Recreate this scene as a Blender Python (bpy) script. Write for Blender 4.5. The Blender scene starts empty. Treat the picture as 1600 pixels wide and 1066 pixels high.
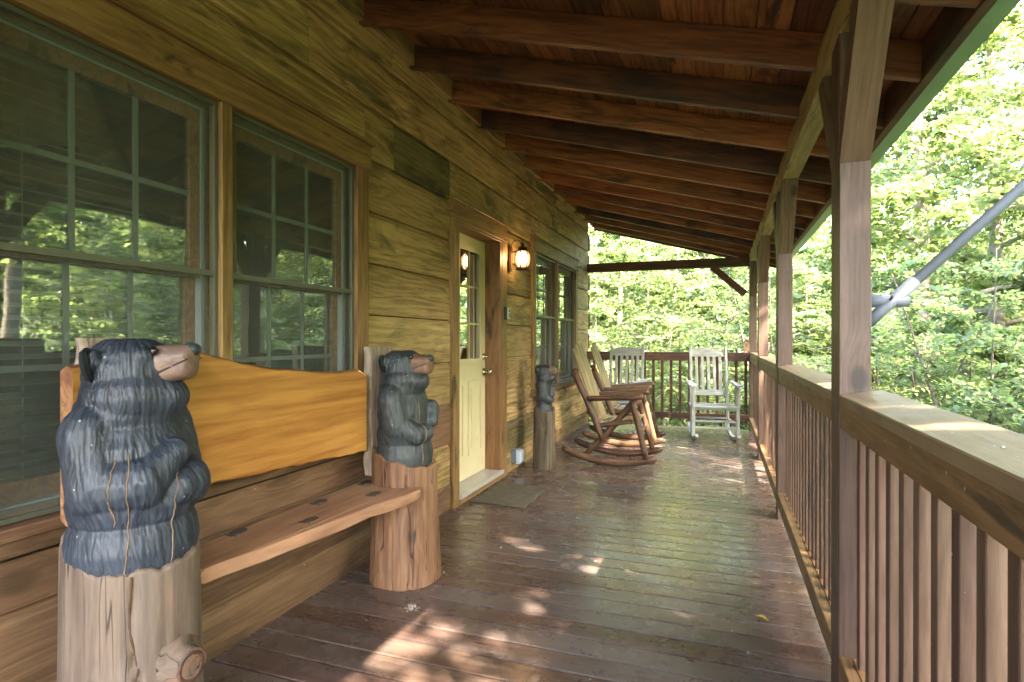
import bpy, bmesh, math, random
import numpy as np
from mathutils import Vector, Matrix
from mathutils.bvhtree import BVHTree

random.seed(7)
rng = np.random.default_rng(7)
S = bpy.context.scene
COL = S.collection
R = math.radians

# ------------------------------------------------------------------ camera, sky, sun, exposure
cd = bpy.data.cameras.new('camera'); cam = bpy.data.objects.new('camera', cd); COL.objects.link(cam)
cd.sensor_width = 36.0; cd.lens = 20.25; cd.clip_start = 0.02; cd.clip_end = 600
cam.location = (0, 0, 1.2); cam.rotation_euler = (R(89.87), 0, R(19.85))
S.camera = cam

SUN_EL, SUN_AZ = 42.6, -30.0           # elevation; azimuth measured from +X towards +Y
W = bpy.data.worlds.new('World'); S.world = W; W.use_nodes = True
nt = W.node_tree; nt.nodes.clear()
sky = nt.nodes.new('ShaderNodeTexSky'); sky.sky_type = 'NISHITA'; sky.sun_disc = False
sky.sun_elevation = R(SUN_EL); sky.sun_rotation = R(90 - SUN_AZ)
sky.air_density = 1.0; sky.dust_density = 5.0; sky.ozone_density = 1.0
bg = nt.nodes.new('ShaderNodeBackground'); bg.inputs[1].default_value = 0.15
wo = nt.nodes.new('ShaderNodeOutputWorld')
nt.links.new(sky.outputs[0], bg.inputs[0]); nt.links.new(bg.outputs[0], wo.inputs[0])
SDIR = Vector((math.cos(R(SUN_EL)) * math.cos(R(SUN_AZ)), math.cos(R(SUN_EL)) * math.sin(R(SUN_AZ)), math.sin(R(SUN_EL))))
sl = bpy.data.lights.new('sun', 'SUN'); sl.energy = 1.8; sl.angle = R(0.6); sl.color = (1.0, 0.89, 0.74)
so = bpy.data.objects.new('sun', sl); COL.objects.link(so)
so.rotation_euler = SDIR.to_track_quat('Z', 'Y').to_euler()
S.view_settings.view_transform = 'Standard'; S.view_settings.look = 'None'
S.view_settings.exposure = 5.5; S.view_settings.gamma = 1.0; S.view_settings.use_curve_mapping = False
S.cycles.use_denoising = True
S.cycles.max_bounces = 8; S.cycles.diffuse_bounces = 4; S.cycles.glossy_bounces = 4
S.cycles.transparent_max_bounces = 16; S.cycles.transmission_bounces = 4
S.cycles.use_adaptive_sampling = False; S.cycles.use_light_tree = False; S.cycles.use_guiding = True; S.cycles.guiding_training_samples = 64; S.cycles.sample_clamp_indirect = 0.4; S.cycles.blur_glossy = 1.0; S.cycles.caustics_reflective = False; S.cycles.caustics_refractive = False

# ------------------------------------------------------------------ node helpers
def newmat(name):
    m = bpy.data.materials.new(name); m.use_nodes = True
    m.node_tree.nodes.clear()
    return m
class NB:
    """tiny node builder"""
    def __init__(s, m): s.t = m.node_tree
    def n(s, kind, **kw):
        nd = s.t.nodes.new(kind)
        ins = kw.pop('ins', {})
        for k, v in kw.items(): setattr(nd, k, v)
        for k, v in ins.items(): s.put(nd, k, v)
        return nd
    def put(s, nd, k, v):
        if hasattr(v, 'is_linked') and hasattr(v, 'node'): s.t.links.new(v, nd.inputs[k])
        else: nd.inputs[k].default_value = v
    def math(s, op, a, b=0.0, c=None, clamp=False):
        nd = s.n('ShaderNodeMath', operation=op, use_clamp=clamp); s.put(nd, 0, a); s.put(nd, 1, b)
        if c is not None: s.put(nd, 2, c)
        return nd.outputs[0]
    def vmath(s, op, a, b):
        nd = s.n('ShaderNodeVectorMath', operation=op); s.put(nd, 0, a); s.put(nd, 1, b)
        return nd.outputs[0]
    def ramp(s, fac, stops, interp='LINEAR'):
        nd = s.n('ShaderNodeValToRGB'); cr = nd.color_ramp; cr.interpolation = interp
        while len(cr.elements) < len(stops): cr.elements.new(0.5)
        for e, (p, c) in zip(cr.elements, stops):
            e.position = p; e.color = (*c, 1) if len(c) == 3 else c
        s.put(nd, 0, fac); return nd.outputs[0]
    def smooth(s, v, a, b):
        nd = s.n('ShaderNodeMapRange', interpolation_type='SMOOTHSTEP'); s.put(nd, 0, v)
        nd.inputs[1].default_value = a; nd.inputs[2].default_value = b
        return nd.outputs[0]
    def mix(s, fac, a, b, mode='MIX'):
        nd = s.n('ShaderNodeMix', data_type='RGBA', blend_type=mode)
        s.put(nd, 0, fac); s.put(nd, 6, a); s.put(nd, 7, b); return nd.outputs[2]
    def noise(s, vec, scale, detail=4, rough=.55, dist=0.0):
        nd = s.n('ShaderNodeTexNoise'); s.put(nd, 'Vector', vec)
        nd.inputs['Scale'].default_value = scale; nd.inputs['Detail'].default_value = detail
        nd.inputs['Roughness'].default_value = rough; nd.inputs['Distortion'].default_value = dist
        return nd.outputs[0]
    def out(s, bsdf): s.t.links.new(bsdf, s.n('ShaderNodeOutputMaterial').inputs[0])
def c4(c): return (c[0], c[1], c[2], 1.0)

def wood(name, dark, light, rough=.6, knots=1.0, stain=0.3, stain_col=(.03, .028, .02), bump=.25, grain=1.0,
         vary=.35, spec=.35, wear=0.0, wear_col=(.3, .29, .27), axis='X', offset=True, knot_scale=5.0, cracks=0.0,
         worn_glob=None, specks=0.0, coat=0.0, dense=1.0):
    """procedural timber; the grain runs along the object's local X (or AXIS)"""
    m = newmat(name); b = NB(m)
    tc = b.n('ShaderNodeTexCoord'); oi = b.n('ShaderNodeObjectInfo')
    v = tc.outputs['Object']
    if axis == 'Z':
        sx = b.n('ShaderNodeSeparateXYZ', ins={0: v})
        v = b.n('ShaderNodeCombineXYZ', ins={0: sx.outputs[2], 1: sx.outputs[0], 2: sx.outputs[1]}).outputs[0]
    if offset:
        rv = b.n('ShaderNodeCombineXYZ', ins={0: b.math('MULTIPLY', oi.outputs['Random'], 5.3),
                                              1: b.math('MULTIPLY', oi.outputs['Random'], 9.7),
                                              2: b.math('MULTIPLY', oi.outputs['Random'], 7.1)}).outputs[0]
        v = b.vmath('ADD', v, rv)
    # knots
    vor = b.n('ShaderNodeTexVoronoi', feature='F1'); b.put(vor, 'Vector', b.vmath('MULTIPLY', v, (.55, 1, 1)))
    vor.inputs['Scale'].default_value = knot_scale
    kd = vor.outputs['Distance']; ksel = b.n('ShaderNodeSeparateColor', ins={0: vor.outputs['Color']}).outputs[0]
    ksel = b.math('LESS_THAN', ksel, .5 * knots)
    kmask = b.math('MULTIPLY', b.smooth(kd, .17, .09), ksel)
    khalo = b.math('MULTIPLY', b.smooth(kd, .5, .05), ksel)
    sep = b.n('ShaderNodeSeparateXYZ', ins={0: v})
    bend = b.math('MULTIPLY', khalo, .03)
    vb = b.n('ShaderNodeCombineXYZ', ins={0: b.math('MULTIPLY', sep.outputs[0], .07),
                                          1: b.math('ADD', sep.outputs[1], bend), 2: b.math('ADD', sep.outputs[2], bend)}).outputs[0]
    g1 = b.noise(vb, 38 * dense, 5, .6, .35)
    g2 = b.noise(vb, 150 * dense, 3, .6, .1)
    gr = b.noise(vb, 9 * dense, 1.5, .45, .1)
    gr = b.math('PINGPONG', b.math('MULTIPLY', gr, 11.0), .5)
    gr = b.math('MULTIPLY', b.smooth(gr, .0, .42), .5)
    g3 = b.noise(b.vmath('MULTIPLY', v, (.35, 1, 1)), 3.2, 3, .5, .5)
    g = b.math('ADD', b.math('ADD', b.math('MULTIPLY', g1, .45), b.math('MULTIPLY', gr, .16)), b.math('MULTIPLY', g2, .28))
    g = b.math('ADD', g, b.math('MULTIPLY', g3, .26))
    mid = [(a + c) / 2 for a, c in zip(dark, light)]
    lo, hi = .535 - .085 / grain, .545 + .095 / grain
    col = b.ramp(g, [(max(0, lo), dark), (.542, mid), (min(1, hi), light)])
    if vary:
        br = b.math('ADD', b.math('MULTIPLY', oi.outputs['Random'], vary), 1 - vary * .55)
        hs = b.n('ShaderNodeHueSaturation', ins={4: col})
        b.put(hs, 2, br)
        hs.inputs[0].default_value = .5
        b.put(hs, 0, b.math('ADD', b.math('MULTIPLY', b.math('FRACT', b.math('MULTIPLY', oi.outputs['Random'], 7.3)), .018), .491))
        col = hs.outputs[0]
    if stain:
        sn = b.noise(b.vmath('MULTIPLY', v, (.22, 1, 1)), 7.0, 5, .62, 1.1)
        sn2 = b.noise(b.vmath('MULTIPLY', v, (.9, .5, .5)), 2.1, 2, .5)
        sm = b.math('MULTIPLY', b.smooth(sn, .585 - stain * .11, .66), b.smooth(sn2, .38, .56))
        col = b.mix(b.math('MULTIPLY', sm, .8), col, c4(stain_col))
    col = b.mix(b.math('MULTIPLY', khalo, .25), col, c4([d * .6 for d in dark]))
    col = b.mix(b.math('MULTIPLY', kmask, .85), col, c4([d * .28 for d in dark]))
    if cracks:
        vc = b.n('ShaderNodeCombineXYZ', ins={0: b.math('MULTIPLY', sep.outputs[0], .045), 1: sep.outputs[1], 2: sep.outputs[2]}).outputs[0]
        cn = b.noise(vc, 26, 2, .5, .0)
        cm = b.math('MULTIPLY', b.smooth(b.math('ABSOLUTE', b.math('SUBTRACT', cn, .5)), .016, .0), b.smooth(g3, .42, .52))
        col = b.mix(b.math('MULTIPLY', cm, cracks), col, c4([d * .18 for d in dark]))
    rg = rough
    if wear:
        wn = b.noise(b.vmath('MULTIPLY', v, (.35, 1, 1)), 2.8, 5, .6, .2)
        wm = b.math('MULTIPLY', b.smooth(wn, .36, .68), wear)
        col = b.mix(wm, col, c4(wear_col))
    if specks:
        sp = b.n('ShaderNodeTexVoronoi', feature='F1'); b.put(sp, 'Vector', v); sp.inputs['Scale'].default_value = 34
        sc = b.n('ShaderNodeSeparateColor', ins={0: sp.outputs['Color']}).outputs[1]
        spm = b.math('MULTIPLY', b.math('LESS_THAN', sp.outputs['Distance'], .11), b.math('LESS_THAN', sc, specks))
        col = b.mix(b.math('MULTIPLY', spm, .7), col, (.5, .48, .42, 1))
    p = b.n('ShaderNodeBsdfPrincipled'); b.put(p, 'Base Color', col)
    rr = b.math('ADD', rough - .12, b.math('MULTIPLY', b.noise(v, 9, 4, .6), .24))
    b.put(p, 'Roughness', rr)
    p.inputs['Specular IOR Level'].default_value = spec
    if coat: p.inputs['Coat Weight'].default_value = coat; p.inputs['Coat Roughness'].default_value = .12
    hgt = b.math('SUBTRACT', b.math('ADD', b.math('ADD', g1, b.math('MULTIPLY', gr, .5)), b.math('MULTIPLY', g2, .6)), b.math('MULTIPLY', kmask, .5))
    if cracks: hgt = b.math('SUBTRACT', hgt, b.math('MULTIPLY', cm, 1.2))
    bp = b.n('ShaderNodeBump', ins={'Strength': bump, 'Distance': .004, 'Height': hgt})
    b.put(p, 'Normal', bp.outputs[0])
    b.out(p.outputs[0]); return m

def plain(name, col, rough=.5, metal=0.0, spec=.5, var=.12, scale=8, bump=0.0, bscale=60, coat=0.0):
    m = newmat(name); b = NB(m); tc = b.n('ShaderNodeTexCoord')
    n = b.noise(tc.outputs['Object'], scale, 5, .6)
    c = b.ramp(n, [(.3, [x * (1 - var) for x in col]), (.7, [min(1, x * (1 + var)) for x in col])])
    p = b.n('ShaderNodeBsdfPrincipled'); b.put(p, 'Base Color', c)
    b.put(p, 'Roughness', b.math('ADD', rough - .06, b.math('MULTIPLY', n, .12)))
    p.inputs['Metallic'].default_value = metal; p.inputs['Specular IOR Level'].default_value = spec
    if coat: p.inputs['Coat Weight'].default_value = coat
    if bump:
        h = b.noise(tc.outputs['Object'], bscale, 4, .6)
        bp = b.n('ShaderNodeBump', ins={'Strength': bump, 'Distance': .003, 'Height': h}); b.put(p, 'Normal', bp.outputs[0])
    b.out(p.outputs[0]); return m

def emit(name, col, strength):
    m = newmat(name); b = NB(m); e = b.n('ShaderNodeEmission', ins={0: c4(col), 1: strength}); b.out(e.outputs[0]); return m

def glass(name, boost=6.0, tint=(.95, .97, .96)):
    m = newmat(name); b = NB(m)
    fr = b.n('ShaderNodeFresnel', ins={0: 1.5}); f = b.math('MULTIPLY', fr.outputs[0], boost, clamp=True)
    t = b.n('ShaderNodeBsdfTransparent', ins={0: c4(tint)}); g = b.n('ShaderNodeBsdfGlossy', ins={0: (.95, 1, .97, 1), 1: .012})
    tc = b.n('ShaderNodeTexCoord'); h = b.noise(tc.outputs['Object'], 3.0, 2, .5)
    bp = b.n('ShaderNodeBump', ins={'Strength': .05, 'Distance': .01, 'Height': h}); b.put(g, 'Normal', bp.outputs[0])
    mx = b.n('ShaderNodeMixShader', ins={0: f, 1: t.outputs[0], 2: g.outputs[0]}); b.out(mx.outputs[0]); return m

def meshscreen(name):
    m = newmat(name); b = NB(m)
    tc = b.n('ShaderNodeTexCoord')
    w = b.noise(tc.outputs['Object'], 2.2, 3, .5, .6)
    t = b.n('ShaderNodeBsdfTransparent', ins={0: (1, 1, 1, 1)}); d = b.n('ShaderNodeBsdfDiffuse', ins={0: (.21, .25, .22, 1)})
    mx = b.n('ShaderNodeMixShader', ins={0: b.math('ADD', .09, b.math('MULTIPLY', w, .10)), 1: t.outputs[0], 2: d.outputs[0]}); b.out(mx.outputs[0]); return m

def leafmat(name, cols, trans=.55):
    m = newmat(name); b = NB(m)
    geo = b.n('ShaderNodeNewGeometry'); oi = b.n('ShaderNodeObjectInfo')
    f = b.math('FRACT', b.math('ADD', geo.outputs['Random Per Island'], b.math('MULTIPLY', oi.outputs['Random'], .35)))
    col = b.ramp(f, [(i / (len(cols) - 1), c) for i, c in enumerate(cols)])
    d = b.n('ShaderNodeBsdfPrincipled', ins={'Base Color': col, 'Roughness': .45}); d.inputs['Specular IOR Level'].default_value = .4
    tcol = b.mix(1.0, col, (1.6, 1.55, 1.0, 1), 'MULTIPLY')
    t = b.n('ShaderNodeBsdfTranslucent', ins={0: tcol})
    mx = b.n('ShaderNodeMixShader', ins={0: trans, 1: d.outputs[0], 2: t.outputs[0]}); b.out(mx.outputs[0]); return m

M = {}
M['siding'] = wood('siding_wood', (.24, .145, .055), (.55, .38, .17), rough=.6, knots=1.1, stain=.8, stain_col=(.045, .045, .02), bump=.5, vary=.5, knot_scale=3.6, grain=1.0, wear=.25, wear_col=(.34, .27, .12))
M['siding_dark'] = wood('siding_dark_wood', (.09, .075, .032), (.24, .19, .078), rough=.62, knots=.8, stain=1.3, stain_col=(.02, .022, .012), bump=.5, vary=.2, knot_scale=3.6)
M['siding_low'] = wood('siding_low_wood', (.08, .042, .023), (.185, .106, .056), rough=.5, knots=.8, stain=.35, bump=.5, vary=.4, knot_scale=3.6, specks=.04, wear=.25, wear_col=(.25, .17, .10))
M['trim'] = wood('trim_wood', (.15, .085, .033), (.29, .18, .068), rough=.55, knots=.3, stain=.2, bump=.3, vary=.2, specks=.03)
M['door_trim'] = wood('door_trim_wood', (.14, .07, .028), (.25, .14, .058), rough=.5, knots=.3, stain=.2, bump=.3, vary=.2)
M['sash'] = wood('sash_wood', (.13, .07, .034), (.23, .135, .066), rough=.45, knots=.15, stain=.1, bump=.2, vary=.1)
M['rafter'] = wood('rafter_wood', (.13, .048, .022), (.30, .12, .054), rough=.5, knots=.8, stain=.6, stain_col=(.02, .014, .01), bump=.3, vary=.65, knot_scale=3.4)
M['rafter_dark'] = wood('rafter_stained_wood', (.045, .022, .013), (.15, .058, .028), rough=.5, knots=1.2, stain=2.6, stain_col=(.012, .01, .01), bump=.3, vary=.2, knot_scale=3.4)
M['roofboard'] = wood('roof_board_wood', (.13, .05, .021), (.30, .125, .055), rough=.6, knots=1.0, stain=.5, stain_col=(.02, .012, .01), bump=.3, vary=.9, knot_scale=4)
M['post'] = wood('post_wood', (.062, .037, .026), (.112, .073, .052), rough=.5, knots=.35, stain=.1, bump=.18, vary=.12, specks=.02, grain=.8)
M['beam'] = wood('beam_wood', (.17, .115, .045), (.34, .25, .11), rough=.6, knots=.5, stain=.35, bump=.4, vary=.2)
M['brace'] = wood('brace_wood', (.068, .042, .028), (.125, .082, .056), rough=.55, knots=.5, stain=.25, bump=.3, vary=.3)
M['fascia'] = wood('fascia_wood', (.06, .028, .014), (.13, .06, .03), rough=.6, knots=.3, stain=.4, bump=.3, vary=.2)
M['rail'] = wood('rail_wood', (.14, .078, .034), (.25, .15, .068), rough=.5, knots=.4, stain=.4, bump=.35, vary=.25, specks=.03)
M['endrail'] = wood('end_rail_wood', (.07, .032, .018), (.14, .07, .038), rough=.5, knots=.4, stain=.4, bump=.3, vary=.3)
M['railcap'] = wood('rail_cap_wood', (.115, .07, .036), (.20, .135, .073), rough=.42, knots=.3, stain=.3, bump=.3, vary=.2, specks=.10, wear=.3, wear_col=(.34, .28, .19))
M['baluster'] = wood('baluster_wood', (.078, .044, .030), (.142, .086, .060), rough=.5, knots=.25, stain=.3, bump=.25, vary=.45, specks=.07, grain=.8)
M['deck'] = wood('deck_wood', (.056, .033, .025), (.118, .074, .056), rough=.28, coat=.08, knots=0, stain=0, bump=.10, vary=.35, spec=.6, wear=.5, wear_col=(.125, .117, .112), grain=.8)
M['backrest'] = wood('varnished_backrest_wood', (.29, .115, .022), (.52, .27, .068), rough=.33, knots=.5, stain=0, bump=.06, vary=0, offset=False, spec=.5, coat=.35, grain=.75, dense=.5, knot_scale=3.2)
M['bark'] = wood('bark_edge_wood', (.14, .055, .025), (.30, .15, .07), rough=.8, knots=.2, stain=.3, bump=1.0, vary=0)
M['seat'] = wood('seat_wood', (.22, .11, .062), (.39, .22, .13), rough=.45, knots=.25, stain=.35, stain_col=(.16, .08, .05), bump=.2, vary=0, grain=.7, dense=.6, wear=.4, wear_col=(.42, .27, .17), spec=.4)
M['stump_grey'] = wood('weathered_stump_wood', (.075, .05, .036), (.175, .128, .094), rough=.75, knots=.25, stain=.25, stain_col=(.2, .11, .07), bump=.6, vary=0, axis='Z', cracks=.9, dense=.55, grain=.8, wear=.35, wear_col=(.20, .17, .14))
M['stump_red'] = wood('reddish_stump_wood', (.10, .046, .024), (.28, .155, .084), rough=.55, knots=.5, stain=.35, stain_col=(.16, .055, .03), bump=.6, vary=0, axis='Z', cracks=1.0, dense=.5, grain=.7)
M['stump_old'] = wood('old_grey_stump_wood', (.06, .045, .028), (.14, .11, .072), rough=.8, knots=.4, stain=.6, bump=.7, vary=0, axis='Z', cracks=.9, dense=.6)
M['slab'] = wood('grey_slab_wood', (.20, .15, .11), (.37, .30, .235), rough=.8, knots=.2, stain=.3, bump=.6, vary=.2, axis='Z')
M['knotwood'] = wood('branch_knot_wood', (.05, .022, .018), (.12, .055, .042), rough=.5, knots=0, stain=.2, bump=.5, vary=0)
M['log_chair'] = wood('log_chair_wood', (.045, .022, .011), (.125, .066, .032), rough=.5, knots=.6, stain=.6, stain_col=(.05, .022, .012), bump=.5, vary=.4, cracks=.5, knot_scale=7)
M['log_slat'] = wood('log_chair_slat_wood', (.17, .13, .06), (.31, .25, .13), rough=.6, knots=.3, stain=.3, bump=.4, vary=.25)
M['mat'] = plain('doormat_fibre', (.085, .072, .046), .95, var=.35, scale=14, bump=1.0, bscale=260)
M['white'] = wood('white_painted_wood', (.25, .28, .255), (.40, .43, .395), rough=.5, knots=0, stain=.1, stain_col=(.3, .3, .24), bump=.15, vary=.1, grain=.6)
M['door'] = plain('door_paint', (.62, .56, .34), .42, var=.05)
M['sill'] = plain('aluminium_threshold', (.48, .47, .45), .4, metal=.3, var=.1)
M['alu'] = plain('bronze_green_aluminium', (.12, .125, .095), .4, metal=.2, var=.08)
M['aluw'] = plain('grey_window_liner', (.26, .30, .30), .45, var=.08)
M['muntin'] = plain('muntin_paint', (.14, .175, .155), .5, var=.08)
M['blind'] = plain('blind_vinyl', (.84, .86, .84), .5, var=.05)
M['valance'] = plain('valance_cloth', (.6, .7, .62), .9, var=.1)
M['room'] = plain('room_dark_wood', (.10, .08, .06), .8, var=.2)
M['back'] = plain('wall_sheathing', (.03, .025, .015), .9)
M['glass'] = glass('window_glass')
M['screen'] = meshscreen('fly_screen_mesh')
M['gutter'] = plain('green_gutter_metal', (.21, .37, .24), .38, metal=0, var=.1, scale=2.5, spec=.5)
M['roof'] = plain('green_roof_metal', (.05, .11, .06), .5)
M['steel'] = plain('brushed_pole_steel', (.19, .225, .28), .35, metal=.0, var=.08)
M['cast'] = plain('cast_bracket_metal', (.11, .125, .16), .5, metal=.0, var=.15, bump=.2)
M['iron'] = plain('dark_bronze_iron', (.055, .032, .02), .5, metal=.4, var=.3, scale=30)
M['knob'] = plain('brass_knob_metal', (.42, .36, .26), .25, metal=.9)
M['black'] = plain('black_plastic', (.02, .022, .022), .4)
M['pale'] = plain('pale_plastic', (.55, .58, .48), .4)
M['outlet'] = plain('grey_outlet_box', (.13, .16, .18), .45)
M['cover'] = plain('clear_outlet_cover', (.42, .48, .55), .15)
M['muzzle'] = wood('muzzle_stain_wood', (.10, .052, .034), (.22, .13, .085), rough=.45, knots=.15, stain=.3, stain_col=(.2, .08, .05), bump=.3, vary=0, dense=.6, wear=.25, wear_col=(.34, .30, .28))
M['nose'] = plain('nose_black_paint', (.03, .045, .045), .35, var=.3)
M['eye'] = plain('eye_gloss_black', (.008, .008, .008), .08, var=0)
M['mouth'] = plain('mouth_dark_groove', (.03, .015, .012), .7)
M['crackline'] = plain('crack_bare_wood', (.15, .10, .06), .8, var=.4, scale=30)
M['crackdark'] = plain('dark_crack', (.07, .035, .018), .9, var=.3, scale=30)
M['paw'] = plain('paw_print_paint', (.055, .045, .045), .45, var=.3, scale=40)
M['lampglass'] = newmat('lit_lamp_glass'); b = NB(M['lampglass'])
e_ = b.n('ShaderNodeEmission', ins={0: (1.0, .68, .34, 1), 1: .055}); t_ = b.n('ShaderNodeBsdfTransparent', ins={0: (1, .9, .75, 1)})
b.out(b.n('ShaderNodeMixShader', ins={0: .72, 1: t_.outputs[0], 2: e_.outputs[0]}).outputs[0])
M['bulb'] = emit('lamp_bulb', (1.0, .7, .38), 9.0)
M['birdhouse'] = wood('birdhouse_wood', (.20, .13, .07), (.35, .25, .14), knots=0, stain=.2, vary=0)
M['debris'] = plain('pale_debris', (.5, .48, .42), .8, var=.3)
M['dryleaf'] = plain('dry_leaf_yellow', (.5, .33, .08), .6)

def bearpaint(name, base, dusty):
    m = newmat(name); b = NB(m); tc = b.n('ShaderNodeTexCoord'); v = tc.outputs['Object']
    n = b.noise(v, 14, 6, .7, .3); n2 = b.noise(v, 3.2, 3, .5)
    f = b.math('ADD', b.math('MULTIPLY', n, .5), b.math('MULTIPLY', n2, .5))
    col = b.ramp(f, [(.36, base), (.66, dusty)])
    st = b.noise(b.vmath('MULTIPLY', v, (1.0, 1.0, .22)), 95, 3, .6, .8)
    at = b.n('ShaderNodeAttribute', attribute_name='fur')
    col = b.mix(b.math('MULTIPLY', b.smooth(at.outputs['Fac'], .35, .95), .55), col, c4([x * 1.9 for x in dusty]))
    sp = b.n('ShaderNodeTexVoronoi', feature='F1'); b.put(sp, 'Vector', v); sp.inputs['Scale'].default_value = 60
    sc = b.n('ShaderNodeSeparateColor', ins={0: sp.outputs['Color']}).outputs[0]
    fl = b.math('MULTIPLY', b.math('LESS_THAN', sp.outputs['Distance'], .16), b.math('LESS_THAN', sc, .05))
    sc2 = b.smooth(b.noise(b.vmath('MULTIPLY', v, (1, 1, .5)), 22, 6, .75, 1.6), .66, .74)
    col = b.mix(b.math('MULTIPLY', b.math('MAXIMUM', fl, b.math('MULTIPLY', sc2, .45)), .7), col, (.32, .34, .34, 1))
    p = b.n('ShaderNodeBsdfPrincipled', ins={'Base Color': col, 'Roughness': .5}); p.inputs['Specular IOR Level'].default_value = .45
    h = b.math('ADD', st, b.math('MULTIPLY', n, .3))
    bp = b.n('ShaderNodeBump', ins={'Strength': .55, 'Distance': .004, 'Height': h}); b.put(p, 'Normal', bp.outputs[0])
    b.out(p.outputs[0]); return m
M['bear'] = bearpaint('bear_black_paint', (.007, .010, .0155), (.024, .031, .044))
M['bear_far'] = bearpaint('bear_dark_paint', (.013, .018, .017), (.035, .042, .045))

# ------------------------------------------------------------------ mesh helpers
def mk_mesh(name, verts, faces, mat=None, smooth=False, mats=None, midx=None):
    me = bpy.data.meshes.new(name); me.from_pydata([tuple(v) for v in verts], [], faces)
    for x in (mats or ([mat] if mat else [])): me.materials.append(x)
    if midx is not None: me.polygons.foreach_set('material_index', midx)
    if smooth: me.polygons.foreach_set('use_smooth', [True] * len(me.polygons))
    me.update(); return me
def link(name, me, parent=None, mw=None):
    o = bpy.data.objects.new(name, me); COL.objects.link(o)
    if parent: o.parent = parent
    if mw is not None: o.matrix_local = mw
    return o
def tag(o, label, cat, group=None, kind=None):
    o['label'] = label; o['category'] = cat
    if group: o['group'] = group
    if kind: o['kind'] = kind
    return o
def thing(name, label, cat, loc=(0, 0, 0), rz=0, group=None):
    o = bpy.data.objects.new(name, None); COL.objects.link(o); o.location = loc; o.rotation_euler = (0, 0, rz)
    o.empty_display_size = .1
    return tag(o, label, cat, group)
def copy_tree(o, parent=None):
    c = o.copy(); COL.objects.link(c); c.parent = parent
    for ch in list(o.children): copy_tree(ch, c)
    return c
class MB:
    def __init__(s): s.v = []; s.f = []; s.mi = []
    def add(s, v, f, mi=0):
        n = len(s.v); s.v += [tuple(x) for x in v]; s.f += [tuple(i + n for i in q) for q in f]; s.mi += [mi] * len(f)
    def box(s, a, b, mi=0):
        x0, y0, z0 = a; x1, y1, z1 = b
        s.add([(x0, y0, z0), (x1, y0, z0), (x1, y1, z0), (x0, y1, z0), (x0, y0, z1), (x1, y0, z1), (x1, y1, z1), (x0, y1, z1)],
              [(0, 3, 2, 1), (4, 5, 6, 7), (0, 1, 5, 4), (1, 2, 6, 5), (2, 3, 7, 6), (3, 0, 4, 7)], mi)
    def build(s, name, mat, parent=None, smooth=False, mats=None, mw=None):
        return link(name, mk_mesh(name, s.v, s.f, mat, smooth, mats, s.mi if mats else None), parent, mw)
def ring_faces(nr, ns, close=True, caps=True):
    f = []
    for i in range(nr - 1):
        for j in range(ns if close else ns - 1):
            k = (j + 1) % ns
            f.append((i * ns + j, i * ns + k, (i + 1) * ns + k, (i + 1) * ns + j))
    if caps:
        f.append(tuple(reversed(range(ns)))); f.append(tuple((nr - 1) * ns + j for j in range(ns)))
    return f
def tube(pts, rad, seg=8, flat=1.0):
    pts = [Vector(p) for p in pts]; v = []
    up = None
    for i, p in enumerate(pts):
        t = (pts[min(i + 1, len(pts) - 1)] - pts[max(i - 1, 0)]).normalized()
        if up is None:
            up = Vector((0, 0, 1)) if abs(t.z) < .9 else Vector((1, 0, 0))
        a = t.cross(up).normalized(); up = a.cross(t).normalized()
        r = rad[i] if isinstance(rad, (list, tuple)) else rad
        for j in range(seg):
            th = 2 * math.pi * j / seg
            v.append(p + a * math.cos(th) * r + up * math.sin(th) * r * flat)
    return v, ring_faces(len(pts), seg)
def lathe(prof, seg=16, z0=0.0):
    v = [(r * math.cos(2 * math.pi * j / seg), r * math.sin(2 * math.pi * j / seg), z + z0) for r, z in prof for j in range(seg)]
    return v, ring_faces(len(prof), seg)
_cache = {}
def beam_mesh(L, w, t, mat, ch=.003):
    """bar along X, chamfered long edges"""
    k = (round(L, 3), round(w, 4), round(t, 4), mat.name, ch)
    if k in _cache: return _cache[k]
    a, b = w / 2, t / 2; c = min(ch, a * .4, b * .4)
    sec = [(a - c, -b), (a, -b + c), (a, b - c), (a - c, b), (-a + c, b), (-a, b - c), (-a, -b + c), (-a + c, -b)]
    v = [(x, y, z) for x in (-L / 2, L / 2) for y, z in sec]
    f = [(j, (j + 1) % 8, 8 + (j + 1) % 8, 8 + j) for j in range(8)] + [tuple(reversed(range(8))), tuple(range(8, 16))]
    f = [tuple(reversed(q)) for q in f]
    f = [tuple(reversed(q)) for q in f]
    _cache[k] = mk_mesh('board', v, f, mat); return _cache[k]
def frame(p0, p1, up=(0, 0, 1)):
    p0, p1 = Vector(p0), Vector(p1); x = (p1 - p0).normalized(); up = Vector(up)
    if abs(x.dot(up)) > .98: up = Vector((1, 0, 0)) if abs(x.x) < .9 else Vector((0, 1, 0))
    y = up.cross(x).normalized(); z = x.cross(y)
    m = Matrix((x, y, z)).transposed().to_4x4(); m.translation = (p0 + p1) / 2
    return m, (p1 - p0).length
def bar(name, p0, p1, w, t, mat, parent, up=(0, 0, 1), ch=.003):
    """w across (perpendicular to UP), t along UP"""
    m, L = frame(p0, p1, up)
    return link(name, beam_mesh(L, w, t, mat, ch), parent, m)
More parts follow.
